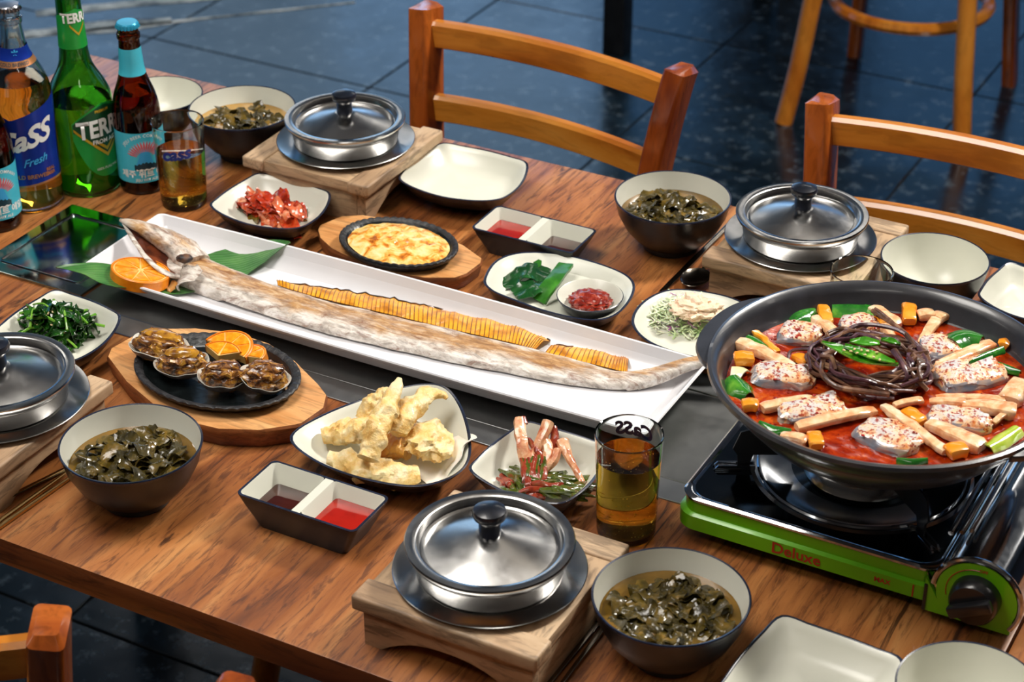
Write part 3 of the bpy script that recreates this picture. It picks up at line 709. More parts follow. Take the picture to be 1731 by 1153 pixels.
jw = crv([(*at(304, 468, .026), .0036), (*at(282, 463, .0305), .0042), (*at(260, 448, .0345), .0036), (*at(238, 424, .038), .0030), (*at(222, 399, .042), .0026), (*at(208, 378, .047), .0012)], 26)
fishpart('lower_jaw', tube([j[:3] for j in jw], [j[3] for j in jw], 10, flat=.6, wob=.3), m_fish)
m_mouth = plain('cooked_mouth_lining', '4a1d0e', .35, '7c3b1d', 80, bump=.5, bs=200, bd=.001, coat=.3)
up_ = [at(305, 446, .026), at(280, 428, .030), at(250, 407, .037), at(225, 388, .042), at(212, 380, .045)]
lo_ = [at(300, 467, .025), at(280, 461, .029), at(258, 445, .033), at(236, 418, .037), at(214, 385, .044)]
U = crv(up_, 16); L_ = crv(lo_, 16); V = [Vector(u) for u in U] + [Vector(u).lerp(Vector(l), .5) - Vector((0, 0, .004)) for u, l in zip(U, L_)] + [Vector(l) for l in L_]
V += [v - Vector((0, 0, .003)) for v in V]
F = []
for lay, of in ((0, 0), (1, 48)):
    for r in (0, 1):
        for k in range(15):
            q = [of + r * 16 + k, of + r * 16 + k + 1, of + (r + 1) * 16 + k + 1, of + (r + 1) * 16 + k]; F.append(q if lay else q[::-1])
fishpart('mouth', (V, F), m_mouth)

m_fin = plain('golden_fin_ray', 'c07a14', .3, '7e4208', 90, .42, .6, coat=.4, sss=.2)
m_finm = plain('golden_fin_membrane', 'f0ac2c', .3, 'b8700f', 60, .45, .68, coat=.3, sss=.3)
for seg in ([((470, 482), (468, 477)), ((540, 503), (548, 487)), ((620, 522), (625, 499)), ((700, 541), (702, 514)), ((780, 560), (785, 530)), ((860, 578), (868, 545)), ((905, 590), (930, 575))], [((922, 596), (940, 585)), ((980, 610), (992, 587)), ((1030, 622), (1040, 597)), ((1060, 630), (1062, 602))]):
    n = int(abs(seg[-1][0][0] - seg[0][0][0]) / 6.4); B_ = crv([s[0] for s in seg], n); T_ = crv([s[1] for s in seg], n)
    V = []; bn = []
    for k in range(n):
        j = noise.noise(Vector((k * .45, 1, seg[0][0][0]))) * 3.5 + (2.0 if k % 7 == 0 else 0)
        b = at(*B_[k], .0185); tp = at(T_[k][0], T_[k][1] - j, .0135); mid = b.lerp(tp, .55) + Vector((0, 0, .003 + .0015 * sin(k * .8)))
        V += [b - FO, mid - FO, tp - FO]
    m_ = len(V); V = V + [v - Vector((0, 0, .0005)) for v in V]; F = []
    for k in range(n - 1):
        for r in (0, 1):
            q = [k * 3 + r, k * 3 + r + 1, (k + 1) * 3 + r + 1, (k + 1) * 3 + r]; F.append(q); F.append([m_ + a for a in q[::-1]])
    obj('fin_membrane', V, F, m_finm, fx)
    fromg('fin_edge', tube([V[k * 3 + 2] + Vector((0, 0, .0004)) for k in range(n)], [.0006 + .0005 * abs(sin(k * .7)) for k in range(n)], 6), m_burnt, fx)
    for k in range(n):
        fromg('fin_ray', tube([V[k * 3], V[k * 3 + 1] + Vector((0, 0, .0004)), V[k * 3 + 2] + (V[k * 3 + 2] - V[k * 3 + 1]) * .06], [.00055, .00045, .0003], 5), m_fin, fx)

# orange pieces -------------------------------------------------------
def orangemat():
    t = NT('orange_flesh'); v = t.tc.outputs['Object']; n = t.noise(v, 160, 4, .6)
    t.col(t.ramp(n, [(.3, 'e8820a'), (.55, 'f59d1c'), (.75, 'fdbb45')])); t.set(rough=.15, coat=.4, sss=.2); t.b.inputs['Subsurface Radius'].default_value = (.004, .002, .001); t.bump(n, .4, .001); return t.m
m_or = orangemat(); m_peel = plain('orange_peel', 'ee8a0c', .35, 'd97606', 120, bump=.4, bs=700, bd=.0006, coat=.2); m_pith = plain('orange_pith', 'f7cf80', .4, 'f3b860', 100)
def orange_slice(c, r, th, rot, label, a0=0, a1=2 * pi, group='orange slices', segs=9):
    t = thing('orange_slice', label, 'orange', c, 0, group); t.rotation_euler = rot
    n = 48; full = a1 - a0 > 6.2; A = [a0 + (a1 - a0) * k / n for k in range(n + (0 if full else 1))]
    def wedge(r0, r1, z0, z1, bev=.0008):
        prof = [(r0, z0), (r1 - bev, z0), (r1, z0 + bev), (r1, z1 - bev), (r1 - bev, z1), (r0, z1)]
        V = [Vector((p[0] * cos(a), p[0] * sin(a), p[1])) for a in A for p in prof]; m = len(prof); F = []
        for k in range(len(A) - (0 if full else 1)):
            kk = (k + 1) % len(A)
            for i in range(m): F.append([k * m + i, kk * m + i, kk * m + (i + 1) % m, k * m + (i + 1) % m])
        if not full: F.append(list(range(m))); F.append([(len(A) - 1) * m + i for i in range(m)][::-1])
        return V, F
    fromg('peel', wedge(r * .93, r, 0, th), m_peel, t)
    fromg('pith', wedge(r * .02, r * .93, .0006, th - .0006), m_pith, t)
    ns = max(1, int(segs * (a1 - a0) / (2 * pi)))
    for k in range(ns):
        b0 = a0 + (a1 - a0) * (k + .02) / ns; b1 = a0 + (a1 - a0) * (k + .98) / ns
        pts = [(r * .10 * cos((b0 + b1) / 2), r * .10 * sin((b0 + b1) / 2))] + [(r * .87 * cos(b0 + (b1 - b0) * q / 6), r * .87 * sin(b0 + (b1 - b0) * q / 6)) for q in range(7)]
        fromg('segment', prism(pts, .0002, th + .0004, .0009, 2), m_or, t)
    return t
oc = at(234, 459, .033)
orange_slice(Vector((oc.x, oc.y, TZ + .0225)), .0305, .0125, (radians(-9), radians(9), radians(8)), 'thick round slice of orange beside the open jaw of the grilled fish')
# ================================================================== WOODEN PLATTERS WITH IRON PLATES
def iron_platter(board, bz, iron, iz, label, plab, grp='hot iron platters on boards', ribs=44):
    P = [at(px, py, bz) for px, py in board]; c = sum(P, Vector()) / len(P); c.z = TZ
    t = thing('iron_platter', label, 'platter', c, group=grp)
    pts = [(p.x - c.x, p.y - c.y) for p in P]
    low = [(x * .955, y * .94) for x, y in pts]
    n = len(pts)
    def rg(k, z): return [Vector((x * k, y * k, z)) for x, y in pts]
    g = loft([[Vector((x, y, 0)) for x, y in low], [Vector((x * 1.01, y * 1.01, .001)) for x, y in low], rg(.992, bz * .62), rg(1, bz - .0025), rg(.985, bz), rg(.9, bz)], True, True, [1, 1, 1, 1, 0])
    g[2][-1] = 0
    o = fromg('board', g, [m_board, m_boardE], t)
    L, R_, T_, B_ = iron; cx, cy = (L + R_) / 2, (T_ + B_) / 2; z0 = iz
    e = at(cx, cy, iz); ax = (at(iron[0], cy, iz) - at(iron[1], cy, iz)).length
    rx, ry, rot = iron_fit(iron, iz)
    e = Vector((rot[0], rot[1], 0)); e = Vector((e.x - c.x, e.y - c.y, 0)); zb = bz + .0004
    h = iz - zb
    prof = [(.001, 0), (.78, 0), (.86, .001), (.97, h * .6), (1.0, h * .78), (1.0, h * .92), (.985, h), (.95, h * .98), (.89, h * .80), (.83, .0035), (.79, .0022), (.001, .0022)]
    V, F, MI = lathe(prof, 132, [0] * 8 + [1, 1, 1])
    V2 = []
    for v in V:
        a = atan2(v.y, v.x); r = sqrt(v.x ** 2 + v.y ** 2); k = 1
        z = v.z
        if .90 < r < 1.01 and z > h * .5: z += .0013 * (abs(sin(a * ribs / 2)) - .5)
        V2.append(Vector((v.x * rx, v.y * ry, z + zb)))
    io = fromg('iron_plate', (V2, F, MI), [m_iron, m_ironfloor], t, loc=e)
    return t, c, e, rx, ry, zb
def iron_fit(b, z):
    L, R_, T_, B_ = b
    best = None
    c = at((L + R_) / 2, (T_ + B_) / 2, z); x, y, rx, ry = c.x, c.y, .08, .05
    def ext(x, y, rx, ry):
        xs, ys = [], []
        for k in range(60):
            a = 2 * pi * k / 60; q = proj(x + rx * cos(a), y + ry * sin(a), TZ + z); xs.append(q[0]); ys.append(q[1])
        return (min(xs), max(xs), min(ys), max(ys))
    for it in range(60):
        e = ext(x, y, rx, ry); dx = ((L + R_) - (e[0] + e[1])) / 2; dy = ((T_ + B_) - (e[2] + e[3])) / 2
        c0 = at((e[0] + e[1]) / 2, (e[2] + e[3]) / 2, z); c1 = at((e[0] + e[1]) / 2 + dx, (e[2] + e[3]) / 2 + dy, z)
        x += c1.x - c0.x; y += c1.y - c0.y
        h_ = (B_ - T_) / (e[3] - e[2]); w_ = (R_ - L) / (e[1] - e[0])
        rx *= w_ ** .7; ry *= (h_ ** .9); ry = min(ry, rx)
    return rx, ry, (x, y)
def proj(x, y, z):
    X, Y, Z = x - CAMX, y - CAMY, z - CAMZ; c, q = cos(YAW), sin(YAW)
    X, Y = X * c - Y * q, X * q + Y * c
    d = Y * _fw[0] + Z * _fw[1]; u = Y * _ux + Z * _uz
    return 865.5 + FPX * X / d, 576.5 - FPX * u / d

m_cheese = None
def cheesemat():
    t = NT('browned_cheese'); v = t.tc.outputs['Object']; n = t.noise(v, 75, 5, .6, .6); n2 = t.noise(v, 240, 3)
    c = t.ramp(n, [(.30, 'f6e3b0'), (.45, 'f5cf80'), (.53, 'efad4a'), (.60, 'd07a22'), (.68, '8a3f12')])
    t.col(c); t.set(rough=.25, coat=.4, sss=.15); t.b.inputs['Subsurface Radius'].default_value = (.004, .002, .001); t.bump(n2, .4, .001); return t.m
m_cheese = cheesemat()
gt, gc, ge, grx, gry, gzb = iron_platter([(536, 388), (540, 380), (576, 365), (612, 363), (668, 372), (730, 390), (785, 415), (816, 437), (814, 445), (790, 463), (770, 470), (720, 470), (665, 462), (610, 445), (560, 420), (540, 402)], .017, (573, 775, 366, 449), .030, 'small oval iron plate of browned cheese gratin on a wooden board', '')
n = 60; V = []; F = []
for k in range(24):
    s = k / 23
    for i in range(n):
        a = 2 * pi * i / n; x = s * cos(a) * grx * .86; y = s * sin(a) * gry * .84
        z = gzb + .0085 + .0055 * (1 - s ** 4) + .0032 * noise.fractal(Vector((x * 110, y * 110, 2)), 1, 2, 3) * (1.1 - s * .6)
        V.append(Vector((x, y, z)))
for k in range(23):
    for i in range(n): F.append([k * n + i, (k + 1) * n + i, (k + 1) * n + (i + 1) % n, k * n + (i + 1) % n])
F.append([23 * n + i for i in range(n)]); V += []
o = fromg('cheese_gratin', (V, F), m_cheese, None, loc=gc + ge); tag(o, 'bubbling browned cheese gratin filling the small oval iron plate', 'gratin')
at_, ac, ae, arx, ary, azb = iron_platter([(180, 602), (186, 588), (236, 560), (262, 555), (330, 554), (400, 562), (455, 580), (500, 610), (540, 650), (554, 668), (549, 690), (512, 716), (500, 719), (440, 728), (370, 726), (310, 712), (258, 684), (212, 645)], .021, (226, 509, 561, 690), .033, 'large oval iron plate on a worn wooden board carrying four grilled abalones', '')
# abalones
def fleshmat():
    t = NT('glazed_abalone'); v = t.mapv((1, 1, 1)); n = t.noise(t.mapv((90, 160, 90)), 1, 6, .65, 1.0)
    t.col(t.ramp(n, [(.28, '1f0f08'), (.42, '4a2a16'), (.53, '855425'), (.62, 'b8862f'), (.75, 'd9a95a')])); t.set(rough=.24, coat=.4)
    t.bump(t.noise(v, 300, 4), .5, .0012); return t.m
m_ab = fleshmat(); m_abf = plain('abalone_foot', 'c08a2a', .14, '7a4a1c', 120, .42, .62, bump=.5, bs=300, bd=.001, coat=.8)
m_shell = plain('pearly_shell', 'cfd6cd', .2, 'e8e2d6', 90, .35, .6, bump=.3, bs=200, bd=.001, coat=.5); m_shello = plain('shell_outside', '6b5a52', .5, '9a8d86', 90, bump=.5, bs=250, bd=.0015)
def abalone(px, py, z, rx, ry, rot, tilt, label, seed, gold=.5):
    c = at(px, py, z); t = thing('grilled_abalone', label, 'abalone', c, 0, 'grilled abalones'); t.rotation_euler = (tilt[0], tilt[1], rot)
    n = 44; rings = []
    for s, zz in [(.05, -.0105), (.45, -.0085), (.75, -.0045), (.93, .0005), (1.0, .0042), (.985, .0048), (.90, .0020), (.70, -.0020), (.4, -.0050), (.05, -.006)]:
        rings.append([Vector((rx * 1.05 * s * cos(a) * (1 + .035 * sin(5 * a + seed) + .03 * noise.noise(Vector((cos(a) * 2, sin(a) * 2, seed)))), ry * 1.07 * s * sin(a) * (1 + .04 * noise.noise(Vector((cos(a) * 3, sin(a) * 3, seed + 5)))), zz + (.001 * sin(7 * a + seed) if .9 < s <= 1 else 0))) for a in [2 * pi * k / n for k in range(n)]])
    fromg('shell', loft(rings, True, True, [1, 1, 1, 1, 0, 0, 0, 0, 0]), [m_shell, m_shello], t)
    fromg('flesh', blob((0, 0, .0030), (rx * .90, ry * .86, .0125), amp=.25, fr=2.4, sub=4, seed=seed), m_ab, t)
    fromg('foot', blob((rx * .02, ry * .14, .0135), (rx * .66, ry * .42, .0045), amp=.16, fr=2.2, sub=3, seed=seed + 3), m_abf if gold > .4 else m_ab, t)
    for q in (-1, 1):
        pts = [(x * rx * .72, q * ry * .56 * sqrt(max(0, 1 - x * x * .75)), .0115 + .002 * sin(x * 9 + seed)) for x in [k / 12 * 2 - 1 for k in range(13)]]
        fromg('frill', tube(pts, [.0012 + .0018 * sin(pi * k / 12) for k in range(13)], 8, wob=.5), m_ab, t)
    return t
abalone(270, 590, .036, .0290, .0235, radians(10), (radians(-6), radians(4), 0), 'largest grilled abalone at the left end of the oval iron plate', 1)
abalone(309, 618, .036, .0255, .0185, radians(22), (radians(10), radians(-3), 0), 'grilled abalone with a golden foot, second from the left on the iron plate', 4)
abalone(376, 641, .0355, .0235, .0175, radians(48), (radians(8), radians(8), 0), 'dark grilled abalone, third from the left in front of the orange pieces', 8, .2)
abalone(447, 642, .0355, .0230, .0195, radians(30), (radians(8), radians(12), 0), 'grilled abalone at the right end of the oval iron plate', 13, .3)
def atv(px, py, z): q = at(px, py, z); return q
orange_slice(atv(385, 603, .030), .027, .011, (radians(12), 0, radians(-10)), 'half slice of orange standing behind the others on the abalone plate', 0.0, pi, 'orange pieces on the abalone plate', 8)
orange_slice(atv(371, 614, .0330), .022, .010, (radians(10), 0, radians(25)), 'orange piece at the front left of the three on the abalone plate', .3, pi * .75, 'orange pieces on the abalone plate', 8)
orange_slice(atv(418, 616, .0300), .021, .010, (radians(10), radians(-6), radians(-30)), 'orange piece at the right of the three on the abalone plate', .5, pi * .8, 'orange pieces on the abalone plate', 8)

# ================================================================== SIDE DISHES
m_kim = leafmat('red_kimchi', '7c1206', 'b4320f', 'dc7442', .24, 60, coat=.25)
m_kimp = leafmat('pale_kimchi', 'b8321a', 'dd7a50', 'efc39a', .15, 60, coat=.7); m_kimg = leafmat('kimchi_leaf_green', '3a2c0c', '6b5a1c', 'a8401c', .15, 80, coat=.7)
kt = thing('kimchi', 'heap of red cabbage kimchi folded in the square dish at the left of the gratin', 'kimchi', (at(458, 353, .02).x, at(458, 353, .02).y, TZ + .008))
rnd = random.Random(5)
for k in range(40):
    f = rnd.random(); lay = k / 40
    x0 = rnd.uniform(-.029, .031); y0 = rnd.uniform(-.016, .018) * (1 - lay * .4); z0 = .002 + lay * .024 * (1 - abs(x0) * 12)
    d = rnd.uniform(-.5, .5) - .25; L = rnd.uniform(.015, .028)
    pts = [(x0 + cos(d) * L * q, y0 + sin(d) * L * q, max(.001, z0 + .007 * (1 - q * q) - .003 + rnd.uniform(-.002, .002))) for q in (-1, -.3, .4, 1)]
    fromg('kimchi_leaf', sheet(pts, [.004, rnd.uniform(.006, .010), rnd.uniform(.006, .010), .003], 16, 7, .0012, .0075, 90, k, up=(rnd.uniform(-.6, .6), rnd.uniform(-.9, .2), 1)), m_kimg if k in (3, 6, 9, 12) else m_kimp if rnd.random() < .25 else m_kim, kt)
# spinach
m_sp = leafmat('dressed_spinach', '0a2207', '17450f', '3b7a20', .14, 70, coat=.6); m_sps = plain('spinach_stem', '5c9a2c', .2, '8cbf48', 60, coat=.4); m_ses = plain('sesame_seed', 'e8d2a0', .4, 'cfae70', 90)
spc = at(97, 556, .02); so = Vector((spc.x, spc.y, TZ + .008))
stt = thing('seasoned_spinach', 'heap of glossy dark green seasoned spinach in the square dish at the left', 'spinach', so)
rnd = random.Random(9)
for k in range(90):
    lay = k / 90; a = rnd.random() * 2 * pi; rr = sqrt(rnd.random()) * .036 * (1 - lay * .45); x0, y0 = rr * cos(a) * 1.15, rr * sin(a) * .85
    z0 = .002 + lay * .026; d = rnd.random() * 2 * pi; L = rnd.uniform(.008, .017)
    pts = [(x0 + cos(d) * L * q, y0 + sin(d) * L * q, max(.001, z0 + .004 * (1 - q * q) + rnd.uniform(-.003, .003))) for q in (-1, -.3, .4, 1)]
    fromg('spinach_leaf', sheet(pts, [.002, rnd.uniform(.005, .009), rnd.uniform(.005, .009), .002], 14, 6, .0006, .010, 80, k, up=(rnd.uniform(-.8, .8), rnd.uniform(-.8, .8), 1)), m_sp, stt)
    if k % 2 == 0:
        d += rnd.uniform(-.6, .6); pts = crv([(x0 + cos(d) * L * 1.3 * q, y0 + sin(d) * L * 1.3 * q, max(.002, z0 + .006 + rnd.uniform(-.002, .003) - .004 * q * q)) for q in (-1, -.3, .3, 1)], 12)
        fromg('spinach_stem', tube(pts, rnd.uniform(.0009, .0017), 6), m_sps if rnd.random() < .6 else m_sp, stt)
def seeds(name, n, cx, cy, sx, sy, zf, parent, seed, s=.0011, m=None):
    r_ = random.Random(seed); me = None; V, F = blob((0, 0, 0), (s * 1.4, s * .9, s * .7), amp=0, sub=1)
    for k in range(n):
        a = r_.random() * 2 * pi; q = sqrt(r_.random()); x, y = cx + q * cos(a) * sx, cy + q * sin(a) * sy
        if me is None: o = obj(name, V, F, m or m_ses, parent); me = o.data
        else: o = D.objects.new(name, me); COL.objects.link(o); o.parent = parent
        o.location = (x, y, zf(x, y)); o.rotation_euler = (r_.random(), r_.random(), r_.random() * 6)
seeds('sesame_seed', 46, 0, 0, .030, .022, lambda x, y: .033 - (x * x + y * y) * 16, stt, 3)
# kelp
m_kelp = leafmat('green_kelp', '174a0c', '2a6e16', '4f9a2c', .36, 26, coat=.25); m_kelpd = leafmat('dark_kelp', '0a2c12', '14481c', '2c6e30', .22, 26, coat=.3)
def T3(*a): return [at(*p) for p in a]
def topsheet(name, pts, w, m, label, cat, seed=0, ruf=.002, th=.0008, up=(0, 0, 1), group=None, curl=0, fr=60):
    o0 = Vector(pts[len(pts) // 2]); o = fromg(name, sheet(rel(pts, o0), w, 28, 9, th, ruf, fr, seed, curl=curl, up=up), m, None, loc=o0); return tag(o, label, cat, group)
topsheet('kelp_piece', T3((842, 500, .010), (880, 503, .009), (920, 508, .009), (942, 520, .009)), [.012, .015, .014, .008], m_kelp, 'flat light green kelp strip lying lowest on the oval plate', 'kelp', 1, group='kelp pieces')
topsheet('kelp_piece', T3((850, 482, .012), (872, 466, .022), (892, 458, .026), (918, 462, .022), (945, 478, .015)), [.011, .013, .015, .014, .010], m_kelpd, 'dark glossy kelp piece folded over the heap on the oval plate', 'kelp', 2, .004, group='kelp pieces')
topsheet('kelp_piece', T3((872, 502, .014), (892, 488, .021), (915, 480, .023), (938, 470, .018)), [.012, .014, .013, .008], m_kelpd, 'dark kelp piece draped in front of the folded one', 'kelp', 3, .005, group='kelp pieces')
topsheet('kelp_piece', T3((912, 510, .0135), (925, 488, .024), (940, 468, .028), (957, 448, .024)), [.0085, .0090, .0085, .0078], m_kelp, 'narrow bright green kelp strip standing beside the small sauce bowl', 'kelp', 4, .0015, group='kelp pieces', th=.0035)
topsheet('kelp_piece', T3((893, 452, .018), (905, 448, .024), (913, 440, .026)), [.004, .006, .002], m_kelp, 'small pointed green kelp tip sticking up behind the heap', 'kelp', 5, .001, group='kelp pieces')
# salad
m_cab = plain('shredded_cabbage', 'eaf0d4', .3, 'b9d890', 45, .42, .70, sss=.2); m_cabp = plain('purple_cabbage', '8e3f86', .3, 'c596bc', 60, .4, .6); m_dress = plain('pink_dressing', 'f3d3b4', .3, 'f7e3c6', 90, bump=.8, bs=220, bd=.002, sss=.1)
sc_ = at(1160, 536, .012); sl = thing('cabbage_salad', 'mound of shredded green cabbage salad on the plate beside the stew pot', 'salad', (sc_.x, sc_.y, TZ + .008))
rnd = random.Random(21); parts = []; partp = []
for k in range(520):
    a = rnd.random() * 2 * pi; rr = sqrt(rnd.random()); x0, y0 = rr * cos(a) * .046, rr * sin(a) * .036; h = .003 + .022 * (1 - rr ** 2) * rnd.uniform(.5, 1)
    d = rnd.random() * 2 * pi; L = rnd.uniform(.005, .013)
    pts = crv([(x0 + cos(d + q * .5) * L * q, y0 + sin(d + q * .5) * L * q, h + rnd.uniform(-.003, .003)) for q in (-1, 0, 1)], 6)
    g = tube(pts, rnd.uniform(.0005, .0012), 4, flat=.5)
    (partp if rnd.random() < .07 else parts).append(g)
o = fromg('shredded_cabbage', join(*parts), m_cab, sl); o['kind'] = 'stuff'
o = fromg('purple_shreds', join(*partp), m_cabp, sl); o['kind'] = 'stuff'
dq = at(1178, 521, .033) - Vector((sc_.x, sc_.y, TZ + .008))
fromg('dressing', blob(dq, (.024, .018, .009), (0, 0, .3), .45, 3, 4, 7), m_dress, sl)
# tempura
def tempmat():
    t = NT('fried_batter'); v = t.tc.outputs['Object']; n = t.noise(v, 60, 5, .6, .4); n2 = t.noise(v, 260, 4, .6)
    t.col(t.ramp(n, [(.30, 'd9a04a'), (.43, 'ecc67a'), (.58, 'f3dca6'), (.78, 'f7e8c6')])); t.set(rough=.38, sss=.25, coat=.12); t.b.inputs['Subsurface Radius'].default_value = (.006, .004, .002)
    t.bump(n2, .7, .0015); t.bump(t.noise(v, 110, 4), .6, .003); return t.m
m_tmp = tempmat(); m_tmpo = plain('orange_batter', 'd88a2c', .35, 'efba62', 70, .4, .6, bump=.7, bs=200, bd=.002, sss=.2)
def tempura(name, pts, rad, label, seed, flat=.75, m=None):
    P = [at(*p) for p in pts]; o0 = P[len(P) // 2]; C = crv([(*(p - o0), r) for p, r in zip(P, rad)], 46)
    V, F = tube([c[:3] for c in C], [max(c[3], .0008) for c in C], 30, flat=flat, up=(0, 0, 1))
    sd = Vector((seed, seed * 2.3, 0)); V2 = []
    nr = 46
    for i, v in enumerate(V):
        k = min(i // 30, nr - 1); cc = Vector(C[k][:3]); dlt = v - cc; r0 = C[k][3]
        q = 1 + .42 * noise.fractal(v * 85 + sd, 1, 2, 4) + .18 * abs(noise.noise(v * 210 + sd))
        v2 = cc + dlt * q + Vector((noise.noise(v * 60 + sd), noise.noise(v * 60 - sd), 0)) * r0 * .22
        V2.append(v2)
    o = fromg(name, (V2, F), m or m_tmp, None, loc=o0); return tag(o, label, 'tempura', 'fried tempura pieces')
tempura('tempura_piece', [(556, 775, .022), (590, 782, .022), (630, 798, .022), (672, 803, .022), (708, 800, .022)], [.008, .0115, .0125, .012, .0075], 'long pale tempura lying along the front rim of the triangular dish', 1)
tempura('tempura_piece', [(545, 738, .022), (580, 730, .026), (615, 728, .030), (645, 722, .034)], [.0075, .0125, .0135, .009], 'stubby tempura at the left of the heap', 3)
tempura('tempura_piece', [(612, 712, .030), (630, 690, .040), (648, 672, .048), (660, 664, .052)], [.009, .0115, .010, .006], 'tempura leaning up behind the tall upright one', 5)
tempura('tempura_piece', [(668, 745, .030), (700, 740, .034), (730, 745, .036), (765, 752, .032)], [.009, .021, .023, .014], 'wide round tempura disc at the right of the heap', 7, .45)
tempura('tempura_piece', [(640, 760, .026), (665, 756, .028), (690, 762, .028)], [.010, .014, .010], 'orange tempura peeping out in the middle of the heap', 9, .7, m_tmpo)
tempura('tempura_piece', [(672, 735, .046), (680, 708, .054), (700, 685, .058), (725, 668, .060), (748, 668, .058), (756, 674, .056)], [.0075, .0105, .010, .0085, .0045, .002], 'curved tempura with a thin hooked tip at the upper right of the heap', 11)
tempura('tempura_piece', [(620, 776, .040), (630, 745, .050), (642, 715, .060), (655, 685, .068), (668, 658, .075), (675, 640, .079)], [.0085, .0105, .0105, .0085, .0055, .0025], 'tall tempura standing upright with its tip above the heap', 13)
o0 = at(745, 790, .020); pts = [at(700, 800, .014), at(740, 780, .017), at(785, 752, .033), at(799, 744, .041)]
o = fromg('paper_sheet', sheet(rel(pts, o0), [.020, .026, .018, .001], 20, 7, .0003, .001, 30, 3), plain('oil_paper', 'f2efe8', .6, 'e6e0d2', 20, sss=.2), None, loc=o0); tag(o, 'corner of white oil paper under the tempura at the right rim', 'paper')
# scallion kimchi
m_sw = leafmat('kimchi_scallion_white', 'b4502e', 'e3aa80', 'f2d6b4', .22, 80, coat=.3); m_sg = leafmat('kimchi_scallion_green', '2c2c0c', '4c5a18', '7c2f20', .15, 90, coat=.6); m_sr = leafmat('kimchi_scallion_red', '5e1a0c', '93351e', '7a5a30', .24, 90, coat=.3)
so = at(915, 815, .012); sk = thing('scallion_kimchi', 'bundle of red seasoned scallions, white ends up, in the square dish beside the beer glass', 'kimchi', (so.x, so.y, TZ + .004))
so = Vector((so.x, so.y, TZ + .004)); rnd = random.Random(31)
def stalk(name, pts, rad, m, flat=.8):
    P = [at(*p) - so for p in pts]; C = crv([(*p, r * (1.18 if name == 'white_stalk' else 1)) for p, r in zip(P, rad)], 26)
    fromg(name, tube([c[:3] for c in C], [max(c[3], .0004) for c in C], 9, flat=flat, wob=.35), m, sk)
stalk('white_stalk', [(879, 708, .050), (880, 740, .042), (888, 775, .030), (892, 800, .022)], [.0042, .0050, .0044, .003], m_sw)
stalk('white_stalk', [(885, 704, .052), (884, 716, .048)], [.0018, .004], m_sr)
stalk('white_stalk', [(928, 714, .048), (916, 740, .040), (904, 765, .031), (898, 795, .022)], [.0050, .0045, .0040, .003], m_sw)
stalk('white_stalk', [(936, 722, .042), (938, 745, .036), (930, 770, .028), (920, 800, .020)], [.003, .004, .0038, .003], m_sr)
stalk('white_stalk', [(951, 746, .038), (963, 775, .031), (978, 802, .023), (988, 828, .017)], [.0056, .0033, .0028, .002], m_sw)
stalk('white_stalk', [(924, 745, .038), (926, 768, .032), (915, 795, .024), (900, 815, .018)], [.0035, .0038, .003, .003], m_sw)
stalk('white_stalk', [(944, 760, .036), (935, 780, .030), (915, 800, .023), (905, 822, .018)], [.0035, .0036, .003, .003], m_sw)
stalk('white_stalk', [(892, 742, .036), (905, 758, .034), (915, 772, .030)], [.002, .003, .003], m_sr)
for k in range(95):
    a = rnd.random() * 2 * pi; q = sqrt(rnd.random()); px = 918 + 72 * q * cos(a); py = 822 + 22 * q * sin(a); z = .016 + .014 * (1 - q) * rnd.random() + .004
    d = rnd.uniform(-.5, .6) if px > 905 else rnd.uniform(.5, 1.6); L = rnd.uniform(18, 40)
    pts = [(px + L * cos(d) * u + rnd.uniform(-5, 5), py + L * sin(d) * .5 * u + rnd.uniform(-3, 3), max(.013, z - abs(u) * .004 + rnd.uniform(-.002, .002))) for u in (-1, -.4, .3, 1)]
    stalk('green_stalk', pts, [.0014, .0029, .0029, .0010], m_sr if px < 925 and rnd.random() < .45 else m_sg)
for k in range(14):
    px = rnd.uniform(875, 925); pts = [(px + rnd.uniform(-8, 8), 770 + rnd.uniform(-8, 5), .032), (px + rnd.uniform(-8, 8), 800, .028), (px + rnd.uniform(-10, 10), 825, .021), (px + rnd.uniform(-12, 12), 845, .015)]
    stalk('green_stalk', pts, [.0014, .0030, .0028, .0014], m_sr if rnd.random() < .5 else m_sg)

# ================================================================== GLASSES AND BOTTLES
GP = [(.001, .0), (.0235, .0), (.0250, .0010), (.0258, .004), (.0268, .045), (.0290, .098), (.0294, .1), (.0291, .1012), (.0281, .1006), (.0277, .098), (.0256, .045), (.0245, .0095), (.0225, .0070), (.001, .0068)]
def beer_glass(p, label, level, s=1.0, word=None, wcol=None, az=0, seed=0):
    t = thing('beer_glass', label, 'glass', (p[0], p[1], TZ), 0, 'drinking glasses')
    fromg('glass', lathe([(r * s, z) for r, z in GP], 72), m_glass, t)
    if level:
        rt = .0245 + (level - .014) * (.0277 - .0245) / .084 - .0002
        fromg('beer', lathe([(.001, .0064), (.0228, .0067), (.0249, .0094), (rt + .0005, level - .0008), (rt + .0006, level), (rt - .0006, level - .0003), (.001, level - .0004)], 60), m_beer, t)
        r_ = random.Random(seed); parts = []
        for k in range(130):
            a = r_.random() * 2 * pi; z = .0095 + (r_.random() ** 2.6) * (level - .016); r = (.0238 + (z - .014) * .034) * (1 if r_.random() < .6 else sqrt(r_.random())) - .0008
            parts.append(blob((r * cos(a), r * sin(a), z), (r_.uniform(.00025, .0006),) * 3, amp=0, sub=1))
        o = fromg('beer_bubbles', join(*parts), m_foam, t); o['kind'] = 'stuff'
    return t
m_inkb = plain('blue_print', '1b2f8c', .4, '16277a', 50); m_inkn = plain('navy_print', '17234a', .4, '1d2b58', 50)
